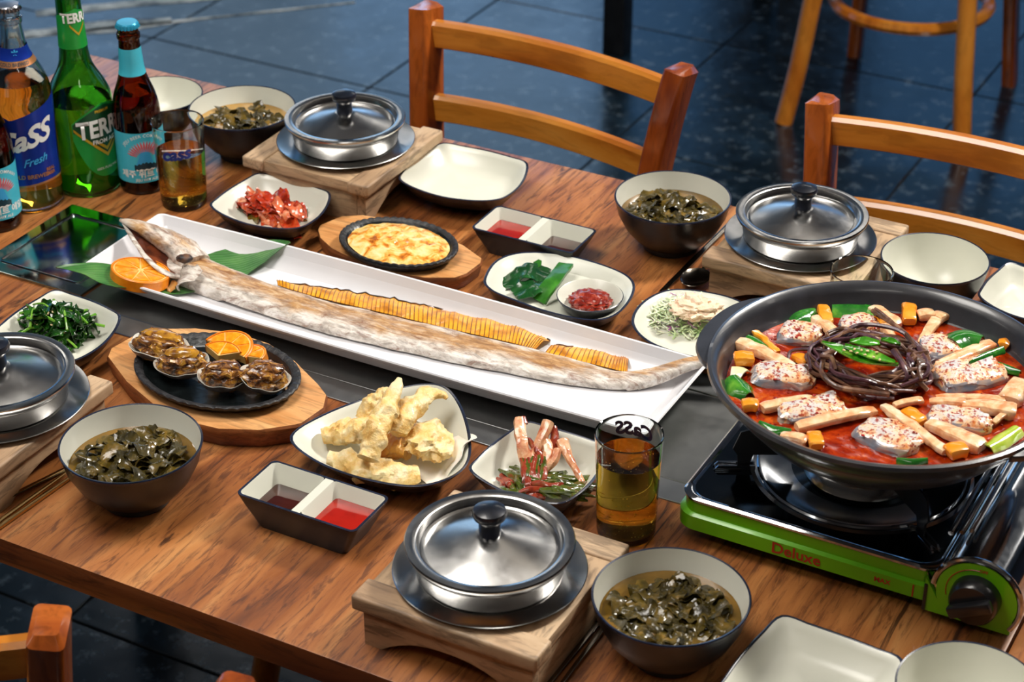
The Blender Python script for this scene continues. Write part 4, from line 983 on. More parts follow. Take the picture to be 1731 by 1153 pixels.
def txt(s, size, mat, R, z, ang, parent, name='lettering', off=.0005, shear=0, bold=0.0, slope=0.0, align='CENTER', sp=1.0, ysc=1.0, rev=False, rz=None, arc=None):
    """lettering wrapped round a bottle or glass of radius R(z)"""
    cu = D.curves.new('t', 'FONT'); cu.body = s; cu.size = size; cu.align_x = align; cu.align_y = 'CENTER'; cu.shear = shear; cu.offset = bold; cu.space_character = sp; cu.resolution_u = 3
    o = D.objects.new('t', cu); COL.objects.link(o); dg = bpy.context.evaluated_depsgraph_get(); dg.update()
    me = D.meshes.new_from_object(o.evaluated_get(dg)); D.objects.remove(o); me.name = name
    bm = bmesh.new(); bm.from_mesh(me)
    if callable(R) or R:
        bmesh.ops.triangulate(bm, faces=bm.faces[:])
        for _ in range(2):
            ed = [e for e in bm.edges if e.calc_length() > .0035]
            if ed: bmesh.ops.subdivide_edges(bm, edges=ed, cuts=1)
        bmesh.ops.triangulate(bm, faces=bm.faces[:])
        for v in bm.verts:
            x, y = v.co.x, v.co.y * ysc
            if arc: th = x / arc; x, y = (arc + y) * sin(th), (arc + y) * cos(th) - arc
            y += slope * x; zz = z + y
            r = (R(zz) if callable(R) else R) + off; a = ang + x / r
            v.co = Vector((r * cos(a), r * sin(a), zz))
    bm.to_mesh(me); bm.free(); me.materials.append(mat)
    ob = D.objects.new(name, me); COL.objects.link(ob); ob.parent = parent; return ob
def patch(name, u0, u1, lo, hi, R, ang, mat, parent, off=.0003, n=36, m=10):
    """label patch on a surface of revolution between heights lo(u), hi(u)"""
    V = []; F = []
    for k in range(n + 1):
        u = u0 + (u1 - u0) * k / n; a, b = lo(u), hi(u)
        for j in range(m + 1):
            z = a + (b - a) * j / m; r = (R(z) if callable(R) else R) + off; th = ang + u / (R(.06) if callable(R) else R)
            V.append(Vector((r * cos(th), r * sin(th), z)))
    for k in range(n):
        for j in range(m): q = k * (m + 1) + j; F.append([q, q + m + 1, q + m + 2, q + 1])
    return fromg(name, (V, F), mat, parent)
def rad_of(prof):
    def R(z):
        for (r0, z0), (r1, z1) in zip(prof, prof[1:]):
            if z0 <= z <= z1: return r0 + (r1 - r0) * (z - z0) / max(z1 - z0, 1e-6)
        return prof[0][0]
    return R
m_capb = plain('teal_cap', '2f9fc4', .25, '2892b8', 60, metal=.3); m_caps = steel('silver_cap', 'c8ccd6', .2, 0, .4); m_capg = plain('green_cap', '1c7a3a', .25, '166a30', 60, metal=.3)
def bottle(name, loc, label, outer, gm, bm_, lev, capm, cz, cr, rz=0):
    t = thing(name, label, 'bottle', (loc[0], loc[1], TZ), rz)
    body = crv(outer, 60)
    inn = [(max(r - .0022, .001), z) for r, z in body if .004 < z]
    prof = [(.001, .002)] + [(body[0][0] - .006, .0022), (body[0][0] - .004, .0)] + body + [(r, z) for r, z in inn[::-1]] + [(.001, inn[0][1])]
    fromg('glass_body', lathe(prof, 72), gm, t)
    R = rad_of(body)
    lq = [(max(R(z) - .0018, .002), z) for z in [.0062 + (lev - .0062) * k / 30 for k in range(31)]]
    fromg('beer', lathe([(.001, .0056)] + lq + [(.001, lev)], 56), bm_, t)
    n = 63; rings = []
    for r, z, w in [(cr * 1.06, cz - .006, .10), (cr * 1.03, cz - .004, .06), (cr, cz - .0015, .0), (cr * .9, cz, 0), (cr * .3, cz + .0003, 0)]:
        rings.append([Vector((r * (1 + w * sin(21 * 2 * pi * k / n)) * cos(2 * pi * k / n), r * (1 + w * sin(21 * 2 * pi * k / n)) * sin(2 * pi * k / n), z)) for k in range(n)])
    fromg('crown_cap', loft(rings), capm, t)
    return t, R
FACE = radians(-49)
m_teal = plain('sky_blue_label', '45bcd2', .35, '3fb2ca', 30); m_white = plain('white_print', 'f2f2ee', .4, 'e8e8e4', 50); m_coral = plain('coral_print', 'e0606a', .4, 'd8545e', 50); m_pale = plain('pale_blue_print', '9adbe8', .4, '8fd0de', 50); m_dkt = plain('dark_teal_print', '163642', .4, '1a3f4c', 50); m_cyan = plain('bright_blue_print', '3ba7e0', .4, '349cd4', 50)
m_cblue = plain('royal_blue_label', '14308f', .25, '1a3aa8', 20, metal=.3); m_cgold = plain('copper_label_edge', 'c98a5a', .3, 'b87848', 40, metal=.6)
m_gre = plain('bright_green_label', '1f9a3c', .3, '188a34', 30); m_gred = plain('dark_green_label', '0c4a2a', .3, '0a4224', 30); m_gyel = plain('gold_print', 'd9b030', .3, 'c79c22', 40, metal=.3)
WB = [(.0245, .0), (.0262, .003), (.0267, .010), (.0267, .050), (.0266, .088), (.0255, .104), (.0222, .118), (.0172, .132), (.0138, .145), (.0126, .160), (.0118, .174), (.0116, .180), (.0128, .1815), (.0128, .187), (.0116, .1885), (.0114, .195)]
def teal_bottle(p, az, label):
    t, R = bottle('beer_bottle', p, label, WB, m_bglass, m_beerb, .118, m_capb, .1995, .0122)
    W = .075; patch('body_label', -W, W, lambda u: .016, lambda u: .077, R, az, m_teal, t)
    patch('neck_label', -.032 * 1.6, .032 * 1.6, lambda u: .140, lambda u: .171, R, az, m_teal, t, .0004)
    mt = patch('mountain', -.011, .011, lambda u: .034, lambda u: .034 + .022 * min(1, max(0, (1 - abs(u) / .0115)) * 1.5), R, az, m_cyan, t, .0005, 20, 4)
    patch('rock_base', -.0125, .0125, lambda u: .032 + .0006 * sin(u * 900), lambda u: .038 + .003 * (1 - abs(u) / .013) + .0008 * sin(u * 1500), R, az, m_dkt, t, .0007, 24, 3)
    patch('white_cloud', -.0105, .0105, lambda u: .0315 + .0005 * sin(u * 1400), lambda u: .0330 + .0005 * sin(u * 1100 + 1), R, az, m_white, t, .0009, 24, 2)
    for k in range(15):
        a = (k - 7) / 7 * 1.15; r0, r1 = .010, .0245 - abs(k - 7) * .0004
        for q, (s0, s1, mm) in enumerate(((r0, r1, m_coral), (r0 + .006, r1 + .0005, m_pale))):
            pts = []; da = .07 if q == 0 else .03; aa = a + (q * .08)
            for rr, w in ((s0, da * .4), (s0 + (s1 - s0) * .6, da), (s1, da * .1)): pts.append((rr, w))
            V = []
            for rr, w in pts:
                for sg in (-1, 1):
                    u = rr * sin(aa + sg * w); z = .045 + rr * cos(aa + sg * w) * .92; r = R(z) + .0006 + q * .0002; th = az + u / r; V.append(Vector((r * cos(th), r * sin(th), z)))
            fromg('spray_stroke', (V, [[0, 1, 3, 2], [2, 3, 5, 4]]), mm, t, smooth=False)
    txt('JEJU BEER COMPANY', .0052, m_white, R, .0735, az, t, bold=.00008, arc=.030, sp=1.15)
    txt('제주 위트 에일', .0098, m_white, R, .0265, az, t, bold=.0003)
    txt('JEJU WIT ALE', .0044, m_white, R, .0195, az, t, bold=.0001)
    return t
teal_bottle((-.4135, .0935), FACE + radians(8), 'brown beer bottle with sky blue label standing behind the glass of beer')
pj = at(-2, 377, 0); teal_bottle((pj.x, pj.y), FACE + radians(14), 'brown beer bottle with sky blue label cut off by the left edge')
CB = [(.0300, .0), (.0325, .003), (.0332, .012), (.0332, .040), (.0330, .070), (.0335, .100), (.0345, .125), (.0340, .138), (.0305, .153), (.0240, .167), (.0180, .178), (.0148, .188), (.0130, .202), (.0122, .214), (.0134, .216), (.0134, .221), (.0122, .2225), (.0118, .232)]
t, R = bottle('beer_bottle', (-.4985, .0035), 'clear flint beer bottle of amber beer with a royal blue label at the left', CB, m_cglass, m_beer, .150, m_caps, .2355, .0128)
az = FACE + radians(-2)
patch('body_label', -.058, .058, lambda u: .036 + .002 * sin(u * 60), lambda u: .118 + u * .35 if u > -.012 else .118 - .0042 - (u + .012) * .5, R, az, m_cblue, t, .0004)
patch('gold_edge', -.058, .058, lambda u: .0335 + .002 * sin(u * 60), lambda u: .036 + .002 * sin(u * 60), R, az, m_cgold, t, .0004, 36, 2)
patch('neck_label', -.075, .075, lambda u: .177, lambda u: .190, R, az, m_cblue, t, .0005); patch('neck_band', -.08, .08, lambda u: .1705, lambda u: .1765, R, az, m_cgold, t, .0005)
txt('CaSS', .034, m_white, R, .089, az - .05, t, shear=.22, bold=.0011, slope=.28, off=.0009, sp=.95)
txt('Fresh', .0125, m_cyan, R, .064, az + .28, t, shear=.35, bold=.0002, slope=.20, off=.0009)
txt('COLD BREWED', .0066, m_cgold, R, .0455, az + .05, t, bold=.0002, off=.0009); txt('REAL\nBEER', .0052, m_cgold, R, .048, az + .80, t, bold=.0002, off=.0009)
txt('COLD BREWED', .0048, m_dkt, R, .1735, az, t, bold=.0001, off=.0009); txt('*', .016, m_cyan, R, .182, az + .1, t, bold=.0004, off=.0009)
TB = [(.0330, .0), (.0358, .003), (.0366, .012), (.0366, .060), (.0365, .098), (.0350, .114), (.0295, .128), (.0225, .141), (.0180, .152), (.0160, .166), (.0150, .182), (.0142, .202), (.0138, .222), (.0136, .232), (.0152, .234), (.0152, .240), (.0138, .242), (.0134, .250)]
t, R = bottle('beer_bottle', (-.4695, .066), 'tall green beer bottle with a green shield label between the two other bottles', TB, m_gglass, m_beerg, .108, m_capg, .2535, .0138)
az = FACE + radians(40)
def sh(u, w=.038, top=.112, bot=.024): return bot + (abs(u) / w) ** 2.6 * .050
patch('body_label', -.0375, .0375, lambda u: sh(u), lambda u: .1115 - .020 * (abs(u) / .038) ** 1.6 * (1 if u < 0 else .8), R, az, m_gre, t, .0004)
patch('label_upper', -.0365, .0365, lambda u: .052 + abs(u) * .95 if abs(u) < .03 else .0805, lambda u: max(.0806, .1095 - .020 * (abs(u) / .038) ** 1.6), R, az, m_gred, t, .0007)
patch('gold_chevron', -.036, .036, lambda u: .0475 + abs(u) * .98, lambda u: .0520 + abs(u) * .95, R, az, m_gyel, t, .0009, 40, 2)
patch('inner_chevron', -.013, .013, lambda u: .055 + abs(u) * .95, lambda u: .0595 + abs(u) * .85, R, az, m_gyel, t, .0010, 24, 2)
txt('TERRA', .0225, m_white, R, .083, az, t, bold=.0008, slope=.02, off=.0012, ysc=1.25); txt('FROM AGT', .0070, m_white, R, .0675, az, t, bold=.0002, off=.0012); txt('PREMIUM', .0045, m_gyel, R, .1035, az - .05, t, bold=.0001, off=.0012); txt('100% PURE MALT', .0042, m_white, R, .0345, az, t, off=.0008)
patch('neck_label', -.085, .085, lambda u: .172, lambda u: .218 - abs(u) * .15, R, az - .3, m_gre, t, .0005)
txt('TERRA', .0125, m_white, R, .207, az - .2, t, bold=.0005, off=.0010, ysc=1.2); patch('neck_chevron', -.022, .022, lambda u: .187 + abs(u) * .5, lambda u: .190 + abs(u) * .5, R, az - .2, m_gyel, t, .0009, 20, 2)
g1 = at(312, 342, 0); gt1 = beer_glass((g1.x, g1.y), 'glass of beer in front of the bottles at the left', .066, 1.0, seed=3)
txt('cass', .0200, m_inkb, lambda z: .0268 + max(0, z - .045) * .0415, .072, FACE - radians(12), gt1, shear=.15, bold=.0008, slope=.12, off=.0004)
g2 = at(1058, 897, 0); gt2 = beer_glass((g2.x, g2.y), 'glass of beer beside the green stove and the scallion kimchi', .078, 1.0, seed=5)
txt('CaSS', .017, m_inkn, lambda z: .0268 + max(0, z - .045) * .0415, .086, FACE + pi - radians(28), gt2, shear=.15, bold=.0008, slope=.12, off=.0004)
ge_ = at(1457, 458, .1); beer_glass((ge_.x, ge_.y), 'empty clear glass behind the stew pot, only its rim showing', 0, 1.03)

# ================================================================== GAS STOVE
m_green = plain('lime_enamel', '6ab80a', .3, '62ae08', 20, coat=.3); m_dkplate = steel('dark_mirror_steel', '5a6268', .08, 0, .6); m_redp = plain('red_print', 'b3301c', .4, 'a82a18', 40); m_blackp = plain('black_plastic', '141416', .3, '1d1d20', 50, coat=.2)
SX0, SX1, SX2, SY0, SY1 = .400, .617, .697, -.232, .035
sv = thing('gas_stove', 'lime green portable gas stove with chrome top under the stew pot', 'stove', ((SX0 + SX2) / 2, (SY0 + SY1) / 2, TZ))
so_ = Vector(((SX0 + SX2) / 2, (SY0 + SY1) / 2, 0))
def sp(name, g, m, par=None): return fromg(name, ([Vector(v) - so_ for v in g[0]],) + tuple(g[1:]), m, par or sv)
base = rrect(SX0, SX1 + .01, SY0, SY1, .018, 8)
def rr3(e, z, r=.018): return [Vector((p[0], p[1], z)) for p in rrect(SX0 + e, SX1 + .012 - e, SY0 + e, SY1 - e, r, 8)]
sp('body', loft([rr3(.010, .008), rr3(.002, .013), rr3(-.0035, .0165), rr3(-.0035, .030), rr3(0, .0318), rr3(0, .044)], True, True), m_green)
# housing with round end
def housing(r, y0, y1, cut, n=26):
    cx, cz = .661, .036; pts = []
    for k in range(n + 1):
        a = pi * 1.12 - k / n * pi * 1.24; pts.append((cx + r * cos(a), cz + r * sin(a)))
    pts = [(SX1 + .002, cut)] + [(SX1 + .002, .042 + (r - .033))] + [p for p in pts if p[0] > SX1 + .004] + [(pts[-1][0] - .001, cut)]
    V, F = prism(pts, y0, y1, .0); return [Vector((v[0], v[2], v[1])) for v in V], [f[::-1] for f in F]
sp('knob_housing', housing(.0330, SY0 - .006, SY0 + .03, .010), m_green)
sp('cartridge_cover', housing(.0365, SY0 - .003, SY1, .022), m_chrome)
sp('housing_rim', tube([(.661 + .0358 * cos(a), SY0 - .0045, .036 + .0358 * sin(a)) for a in [pi * .98 - k / 24 * pi * 1.18 for k in range(25)]], .0026, 8, up=(0, 1, 0)), m_chrome)
for k, x in enumerate((.6255, .6345, .6420)):
    sp('pressed_ridge', tube([(x, SY0 + .03, .0645 + .004 * k), (x, SY1 - .01, .0645 + .004 * k)], .0026, 8, flat=.8), m_chrome)
sp('chrome_top', loft([rr3(-.001, .0435), rr3(-.0015, .046), rr3(.0005, .0475), rr3(.004, .0472), rr3(.006, .0455), rr3(.012, .0450)], False, False), m_chrome)
sp('top_plate', loft([rr3(.005, .0440), rr3(.0055, .0458)], True, True), m_dkplate)
bc = Vector((.522, -.122, 0))
def circ(r, z, n=96): return [Vector((bc.x + r * cos(2 * pi * k / n), bc.y + r * sin(2 * pi * k / n), z)) for k in range(n)]
sp('drip_ring', loft([circ(.096, .0458), circ(.093, .0472), circ(.090, .0465), circ(.0885, .0478), circ(.0865, .0478), circ(.083, .0466), circ(.060, .0461)], False, False), m_chrome)
sp('burner_cup', loft([circ(.050, .046), circ(.046, .055), circ(.040, .060), circ(.034, .0605), circ(.030, .056), circ(.012, .056)], False, True), m_steel)
sp('burner_head', loft([circ(.026, .050), circ(.026, .0605), circ(.022, .063), circ(.008, .0635)], False, True), m_blackp)
for a in (208, 318, 30, 140):
    a = radians(a); d = Vector((cos(a), sin(a), 0)); q = Vector((-d.y, d.x, 0))
    prof = [(.056, .0600), (.056, .0850), (.100, .0850), (.106, .0830), (.112, .066), (.108, .060), (.107, .0475), (.098, .0475), (.094, .060)]
    rings = [[bc + d * r + q * s + Vector((0, 0, z)) for r, z in prof] for s in (-.0009, .0009)]
    arm = sp('pot_support', loft(rings), m_blackmetal)
    prof = [(.092, .046), (.092, .0505), (.124, .0505), (.128, .046)]
    rings = [[bc + d * r + q * s + Vector((0, 0, z)) for r, z in prof] for s in (-.004, -.0022)]
    sp('support_bracket', loft(rings), m_chrome); sp('support_bracket', loft([[v + q * .0062 for v in r] for r in rings]), m_chrome)
    sp('bracket_foot', xf(box(.104, .127, -.0045, .0045, .0458, .0478, .0006), Matrix.Translation(bc) @ Matrix.Rotation(a, 4, 'Z')), m_chrome)
kn = sp('control_knob', xf(lathe([(.001, 0), (.0205, 0), (.0205, .004), (.0195, .012), (.0175, .0145), (.001, .0145)], 40), Matrix.Translation((.661, SY0 - .006, .038)) @ Matrix.Rotation(pi / 2, 4, 'X')), m_blackp)
g = box(-.0185, .0185, -.005, .005, 0, .008, .002)
sp('grip', xf(g, Matrix.Translation((.661, SY0 - .0200, .038)) @ Matrix.Rotation(radians(-28), 4, 'Y') @ Matrix.Rotation(pi / 2, 4, 'X')), m_blackp)
for x, y in ((.425, -.205), (.425, .01), (.675, -.205), (.675, .01)):
    sp('foot', xf(lathe([(.001, 0), (.009, 0), (.010, .008), (.010, .0135), (.001, .0135)], 20), Matrix.Translation((x, y, 0))), m_blackp)
def ftxt(s, size, x, z, y, mat, par, bold=.0):
    o = txt(s, size, mat, 0, 0, 0, par, bold=bold); o.location = Vector((x, y, z)) - so_; o.rotation_euler = (pi / 2, 0, 0); return o
ftxt('Deluxe', .0150, .508, .0235, SY0 - .0039, m_redp, sv, .0003)
ftxt('MAX', .0065, .583, .0235, SY0 - .0039, m_redp, sv, .0002); ftxt('OFF', .0040, .664, .0635, SY0 - .0064, m_redp, sv, .0001)
sp('red_mark', box(.6085, .6097, SY0 - .0040, SY0 - .0036, .0172, .0292), m_redp)
sp('red_arc', tube([(.661 + .0252 * cos(a), SY0 - .0063, .038 + .0252 * sin(a)) for a in [radians(195 - k * 7) for k in range(16)]], .0004, 5, up=(0, 1, 0)), m_redp)
sp('front_latch', box(.6185, .6215, SY0 - .0072, SY0 - .004, .010, .036, .001), m_blackp)

# ================================================================== STEW POT
PC = Vector((.536, -.131, TZ)); LV = .1352
m_pot = plain('charcoal_pot', '2b2c31', .3, '33343a', 60, bump=.08, bs=400, spec=.7, coat=.25)
pt = thing('stew_pot', 'wide charcoal stew pot with side handles on the green gas stove', 'pot', PC)
fromg('pot_body', lathe([(r, .066 + (z - .066) * 1.105) for r, z in [(.001, .0835), (.062, .0835), (.070, .0865), (.092, .0985), (.116, .1150), (.1355, .1335), (.1395, .1400), (.1455, .1425), (.1478, .1455), (.1472, .1485), (.1445, .1492), (.1405, .1475), (.1365, .1420), (.1300, .1260), (.112, .108), (.088, .0925), (.068, .0865), (.001, .0860)]], 128), m_pot, pt)
for s in (0, pi):
    a0 = radians(177) + s; V = []; n = 28; rings = []
    for k in range(n + 1):
        f = k / n * 2 - 1; a = a0 + f * .46; w = .0140 * max(0, 1 - abs(f) ** 3.2) + .001
        r0, r1 = .1450, .1465 + w
        rings.append([Vector((r0 * cos(a), r0 * sin(a), 0.1461)), Vector((r1 * cos(a), r1 * sin(a), 0.1478)), Vector(((r1 + .001) * cos(a), (r1 + .001) * sin(a), 0.1505)), Vector((r1 * cos(a), r1 * sin(a), 0.1533)), Vector((r0 * cos(a), r0 * sin(a), 0.1546))])
    fromg('handle', loft(rings), m_pot, pt)
def brothmat():
    t = NT('red_stew_broth'); v = t.tc.outputs['Object']; n = t.noise(v, 38, 5, .6, .8); n2 = t.noise(v, 330, 3)
    c = t.ramp(n, [(.30, '5a0e03'), (.45, '861f05'), (.56, 'a63408'), (.70, 'cc6420')])
    c = t.mix(t.ramp(n2, [(.60, 0.0), (.70, .6)]), c, '6a1208')
    t.col(c); t.set(rough=.12, coat=.25); t.bump(n, .3, .003); t.bump(n2, .15, .001); return t.m
m_rb = brothmat()
V = [Vector((0, 0, LV))]; F = []; NR, NA = 46, 120
for k in range(1, NR + 1):
    for i in range(NA):
        r = .1312 * k / NR; a = 2 * pi * i / NA; x, y = r * cos(a), r * sin(a)
        V.append(Vector((x, y, LV + .0008 * noise.fractal(Vector((x * 130, y * 130, 0)), 1, 2, 3) * (1 if k < NR - 1 else 0))))
for i in range(NA): F.append([0, 1 + i, 1 + (i + 1) % NA])
for k in range(NR - 1):
    for i in range(NA): a = 1 + k * NA + i; b = 1 + k * NA + (i + 1) % NA; F.append([a, a + NA, b + NA, b])
fromg('broth', (V, F), m_rb, pt)
def z8(X, Y): return 1220 + X / 3.387, 490 + Y / 3.387
def stewfish():
    t = NT('stewed_hairtail'); v = t.tc.outputs['Object']; n = t.noise(v, 330, 3, .6); n2 = t.noise(v, 70, 4, .6); n3 = t.noise(v, 150, 3)
    c = t.ramp(n2, [(.30, 'a9aebb'), (.44, 'ddd2ca'), (.54, 'edc79c'), (.66, 'd8803c'), (.78, 'b84a1c')])
    c = t.mix(t.ramp(n, [(.53, 0.0), (.60, .9)]), c, '96240f'); c = t.mix(t.ramp(n3, [(.60, 0.0), (.70, .7)]), c, 'b03a1a')
    t.col(c); t.set(rough=.2, coat=.4, sss=.08); t.b.inputs['Subsurface Radius'].default_value = (.003, .002, .001); t.bump(n, .5, .0012); return t.m
m_sf = stewfish(); m_silver = plain('silver_fish_skin', '8f98a8', .2, 'cdb4a4', 70, metal=.35, coat=.4); m_flake = plain('chili_flake', '7e1409', .25, 'a8241a', 90, coat=.5)
m_rad = leafmat('stewed_radish', 'cf7434', 'efc193', 'f8e8d0', .2, 55, coat=.5); m_car = plain('carrot_piece', 'ee8c14', .2, 'f7a63a', 60, coat=.5)
m_on = leafmat('green_onion', '0f4a18', '2c7a22', '7db83c', .16, 35, coat=.6); m_onw = plain('onion_white', 'e6dfa8', .2, 'f4efd2', 60, coat=.4); m_lime = plain('lime_onion', '9db82c', .18, 'c7cf58', 60, coat=.5)
m_fern = leafmat('braised_fernbrake', '3a241a', '6b4836', 'a07a5a', .32, 60, coat=.2); m_fernp = leafmat('braised_fernbrake_purple', '2c1a20', '54343c', '7e5a58', .32, 60, coat=.2)
def chunk(a, b, w, h, label, seed, z=.0, sil=1):
    A, B = at(*z8(*a), LV + z), at(*z8(*b), LV + z); c = (A + B) / 2; d = B - A; L = d.length / 2; rz = atan2(d.y, d.x)
    t = thing('fish_chunk', label, 'fish', c, rz, 'fish chunks in the stew'); sd = Vector((seed * 2.7, seed, 0))
    bm = bmesh.new(); bmesh.ops.create_cube(bm, size=2); bmesh.ops.subdivide_edges(bm, edges=bm.edges[:], cuts=11, use_grid_fill=True); V = []
    bm.verts.index_update()
    for v in bm.verts:
        p = v.co; e = 3.6; nrm = (abs(p.x) ** e + abs(p.y) ** e + abs(p.z) ** e) ** (1 / e); q = p / nrm * 1.0
        q = Vector((q.x * L, q.y * w * (1 - .12 * q.x * sin(seed)), q.z * h)); q.z += .0035 * (1 - (q.y / w) ** 2) * (1 if q.z > 0 else 0) - .0012 * math.exp(-(q.y / w / .14) ** 2)
        q += Vector((.16 * L, .14 * w, .22 * h)) * noise.fractal(p * 1.5 + sd, 1, 2, 4); V.append(q)
    F = [[v.index for v in f.verts] for f in bm.faces]; bm.free(); mi = []
    for f in F:
        m = sum((V[i] for i in f), Vector()) / len(f); mi.append(1 if (m.y * sil < -w * .68 and m.z < h * .9) or m.x < -L * .93 else 0)
    obj('flesh', V, F, [m_sf, m_silver], t, mi=mi)
    r_ = random.Random(seed); parts = []
    for k in range(64):
        x, y = r_.gauss(0, .42) * L, r_.gauss(0, .4) * w
        if abs(x) < L * .9 and abs(y) < w * .9: s = r_.uniform(.0006, .0015); parts.append(blob((x, y, h * 1.03 + .0012 * (1 - (y / w) ** 2)), (s * 1.3, s, s * .5), amp=.3, sub=1, seed=k))
    o = fromg('chili_flakes', join(*parts), m_flake, t); o['kind'] = 'stuff'
    return t
CH = [((335, 250), (560, 300), .017, 'fish chunk at the back left of the stew'), ((670, 225), (900, 230), .014, 'fish chunk at the back of the stew behind the fern bundle'), ((180, 500), (520, 520), .018, 'large fish chunk at the left of the stew, silver end outward'), ((320, 730), (700, 680), .018, 'fish chunk at the front left of the stew'), ((800, 800), (1130, 920), .020, 'fish chunk at the very front of the stew'), ((1130, 350), (1370, 350), .018, 'fish chunk right behind the fern bundle'), ((1210, 520), (1610, 480), .021, 'largest fish chunk at the right of the stew, thick with chili flakes'), ((1180, 730), (1540, 800), .015, 'fish chunk at the front right of the stew, its skin peeling')]
for k, (a, b, w, lab) in enumerate(CH): chunk(a, b, w * 1.04, .0080, lab, k + 2, -.0008)
def rstick(a, b, w0, w1, label, m=None, name='radish_stick', cat='radish', z=.003, grp='radish sticks in the stew', fl=.6, seed=0, z1=None):
    A, B = at(*z8(*a), LV + z), at(*z8(*b), LV + (z if z1 is None else z1)); c = (A + B) / 2; n = 14
    P = [A.lerp(B, k / (n - 1)) - c + Vector((0, 0, .0012 * sin(pi * k / (n - 1)))) for k in range(n)]
    RS = [(p[0], p[1] * fl) for p in rrect(-1, 1, -1, 1, .45, 2)]
    V, F = tube(P, [(w0 + (w1 - w0) * k / (n - 1)) * (.78 if k in (0, n - 1) else 1) for k in range(n)], len(RS), up=(0, 0, 1), sec=RS)
    V = [v + Vector((1, 1, .6)) * .0009 * noise.noise(v * 150 + Vector((seed, 0, 0))) for v in V]
    o = fromg(name, (V, F), m or m_rad, None, loc=c); return tag(o, label, cat, grp)
RAD = [((90, 300), (420, 450), .0075, .0045, 'club-shaped radish stick at the left rim of the stew'), ((230, 680), (520, 625), .0060, .0045, 'radish stick pointing to the rim above the front left fish chunk'), ((430, 790), (880, 690), .0060, .0050, 'long radish stick lying across the front left fish chunk'), ((925, 665), (1280, 930), .0045, .0050, 'long thin radish stick slanting to the front rim'), ((1180, 765), (1490, 905), .0060, .0085, 'thick pale radish wedge at the front right'), ((1185, 470), (1550, 310), .0055, .0065, 'long radish stick slanting up towards the right rim'), ((1225, 615), (1620, 635), .0030, .0050, 'upper of the two radish sticks at the right'), ((1380, 660), (1680, 700), .0050, .0090, 'broad radish stick with a swollen end at the right'), ((1190, 640), (1400, 650), .0035, .0050, 'short orange-stained radish stick left of the broad one'), ((530, 160), (690, 290), .0055, .0060, 'radish stick at the back between two fish chunks'), ((860, 105), (1015, 205), .0060, .0050, 'radish piece at the back rim under the fern stem'), ((930, 205), (975, 300), .0055, .0050, 'short radish piece behind the fern bundle'), ((1140, 310), (1235, 165), .0040, .0055, 'pale stalk leaning at the back right of the stew'), ((1225, 165), (1290, 145), .0070, .0050, 'flared pale mushroom cap end at the back right'), ((1125, 150), (1215, 145), .0060, .0075, 'white onion wedge at the back right rim'), ((1650, 640), (1705, 520), .0105, .0060, 'pale radish wedge near the right rim of the stew'), ((985, 665), (1150, 630), .0035, .0040, 'slim radish stick in front of the fern bundle'), ((340, 835), (490, 870), .0045, .0060, 'radish piece half sunk at the front left rim'), ((600, 300), (700, 340), .0040, .0040, 'small radish piece beside the green chili'), ((1560, 760), (1640, 700), .0025, .0030, 'thin radish sliver at the right')]
for k, (a, b, w0, w1, lab) in enumerate(RAD): rstick(a, b, w0, w1, lab, seed=k * 3, z=.0045)
CR = [((1070, 85), (1075, 185), .0065, 'carrot piece standing at the back rim of the stew'), ((575, 100), (605, 195), .0055, 'carrot strip at the back left of the stew'), ((1045, 700), (1150, 765), .0060, 'carrot piece beside the long thin radish stick'), ((1290, 935), (1395, 915), .0070, 'square carrot piece at the front rim'), ((525, 830), (545, 900), .0060, 'carrot piece at the front left rim beside the open broth'), ((120, 665), (205, 665), .0060, 'orange carrot piece at the left rim of the stew'), ((185, 240), (320, 360), .0030, 'thin carrot strip on the green onion at the back left'), ((70, 400), (180, 400), .0070, 'carrot piece under the club-shaped radish stick'), ((420, 380), (490, 420), .0050, 'carrot piece left of the fern bundle'), ((1590, 310), (1640, 320), .0050, 'small carrot cube near the right rim'), ((890, 165), (930, 200), .0045, 'carrot piece under the fern stem at the back'), ((1480, 650), (1530, 665), .0035, 'small carrot sliver at the right of the stew')]
for k, (a, b, w, lab) in enumerate(CR): rstick(a, b, w, w, lab, m_car, 'carrot_piece', 'carrot', .0050, 'carrot pieces in the stew', .7, k)
def onion(pts, w, label, m=None, z=.006, curl=-.004, seed=0, lift=0):
    P = [at(*z8(*p), LV + z + (lift if i == 0 else 0)) for i, p in enumerate(pts)]; o0 = P[0]
    o = fromg('green_onion', sheet(rel(P, o0), w, 16, 9, .0012, .0008, 60, seed, curl=curl), m or m_on, None, loc=o0); tag(o, label, 'onion', 'green onions in the stew'); return o
onion([(632, 85), (740, 92), (852, 100)], [.0125, .0130, .0125], 'wide green onion piece at the back rim of the stew', seed=1, curl=-.006)
onion([(825, 85), (850, 110), (860, 150)], [.006, .006, .002], 'narrow green onion strip folded down at the back rim', seed=12)
onion([(415, 180), (470, 125), (535, 110)], [.005, .013, .006], 'dark green onion triangle at the back left rim', seed=2, curl=-.006)
onion([(1320, 280), (1400, 250), (1490, 270)], [.016, .020, .012], 'folded green onion piece at the right back of the stew', seed=3, curl=-.010, z=.012)
onion([(60, 490), (105, 540), (160, 590)], [.010, .0125, .006], 'dark green onion piece at the left rim of the stew', seed=4, curl=-.007)
onion([(55, 450), (95, 455), (135, 470)], [.009, .010, .008], 'white onion end beside the dark green piece at the left rim', m_onw, seed=5, curl=-.004)
onion([(150, 260), (220, 300), (290, 355)], [.006, .0085, .002], 'green onion strip under a thin carrot strip at the back left', seed=6)
onion([(1420, 410), (1510, 365), (1610, 325)], [.0012, .004, .004], 'thin green onion blade crossing the right radish stick', seed=7, z=.012)
onion([(1572, 412), (1640, 435), (1712, 465)], [.002, .0045, .002], 'thin green onion sliver near the right rim', seed=8)
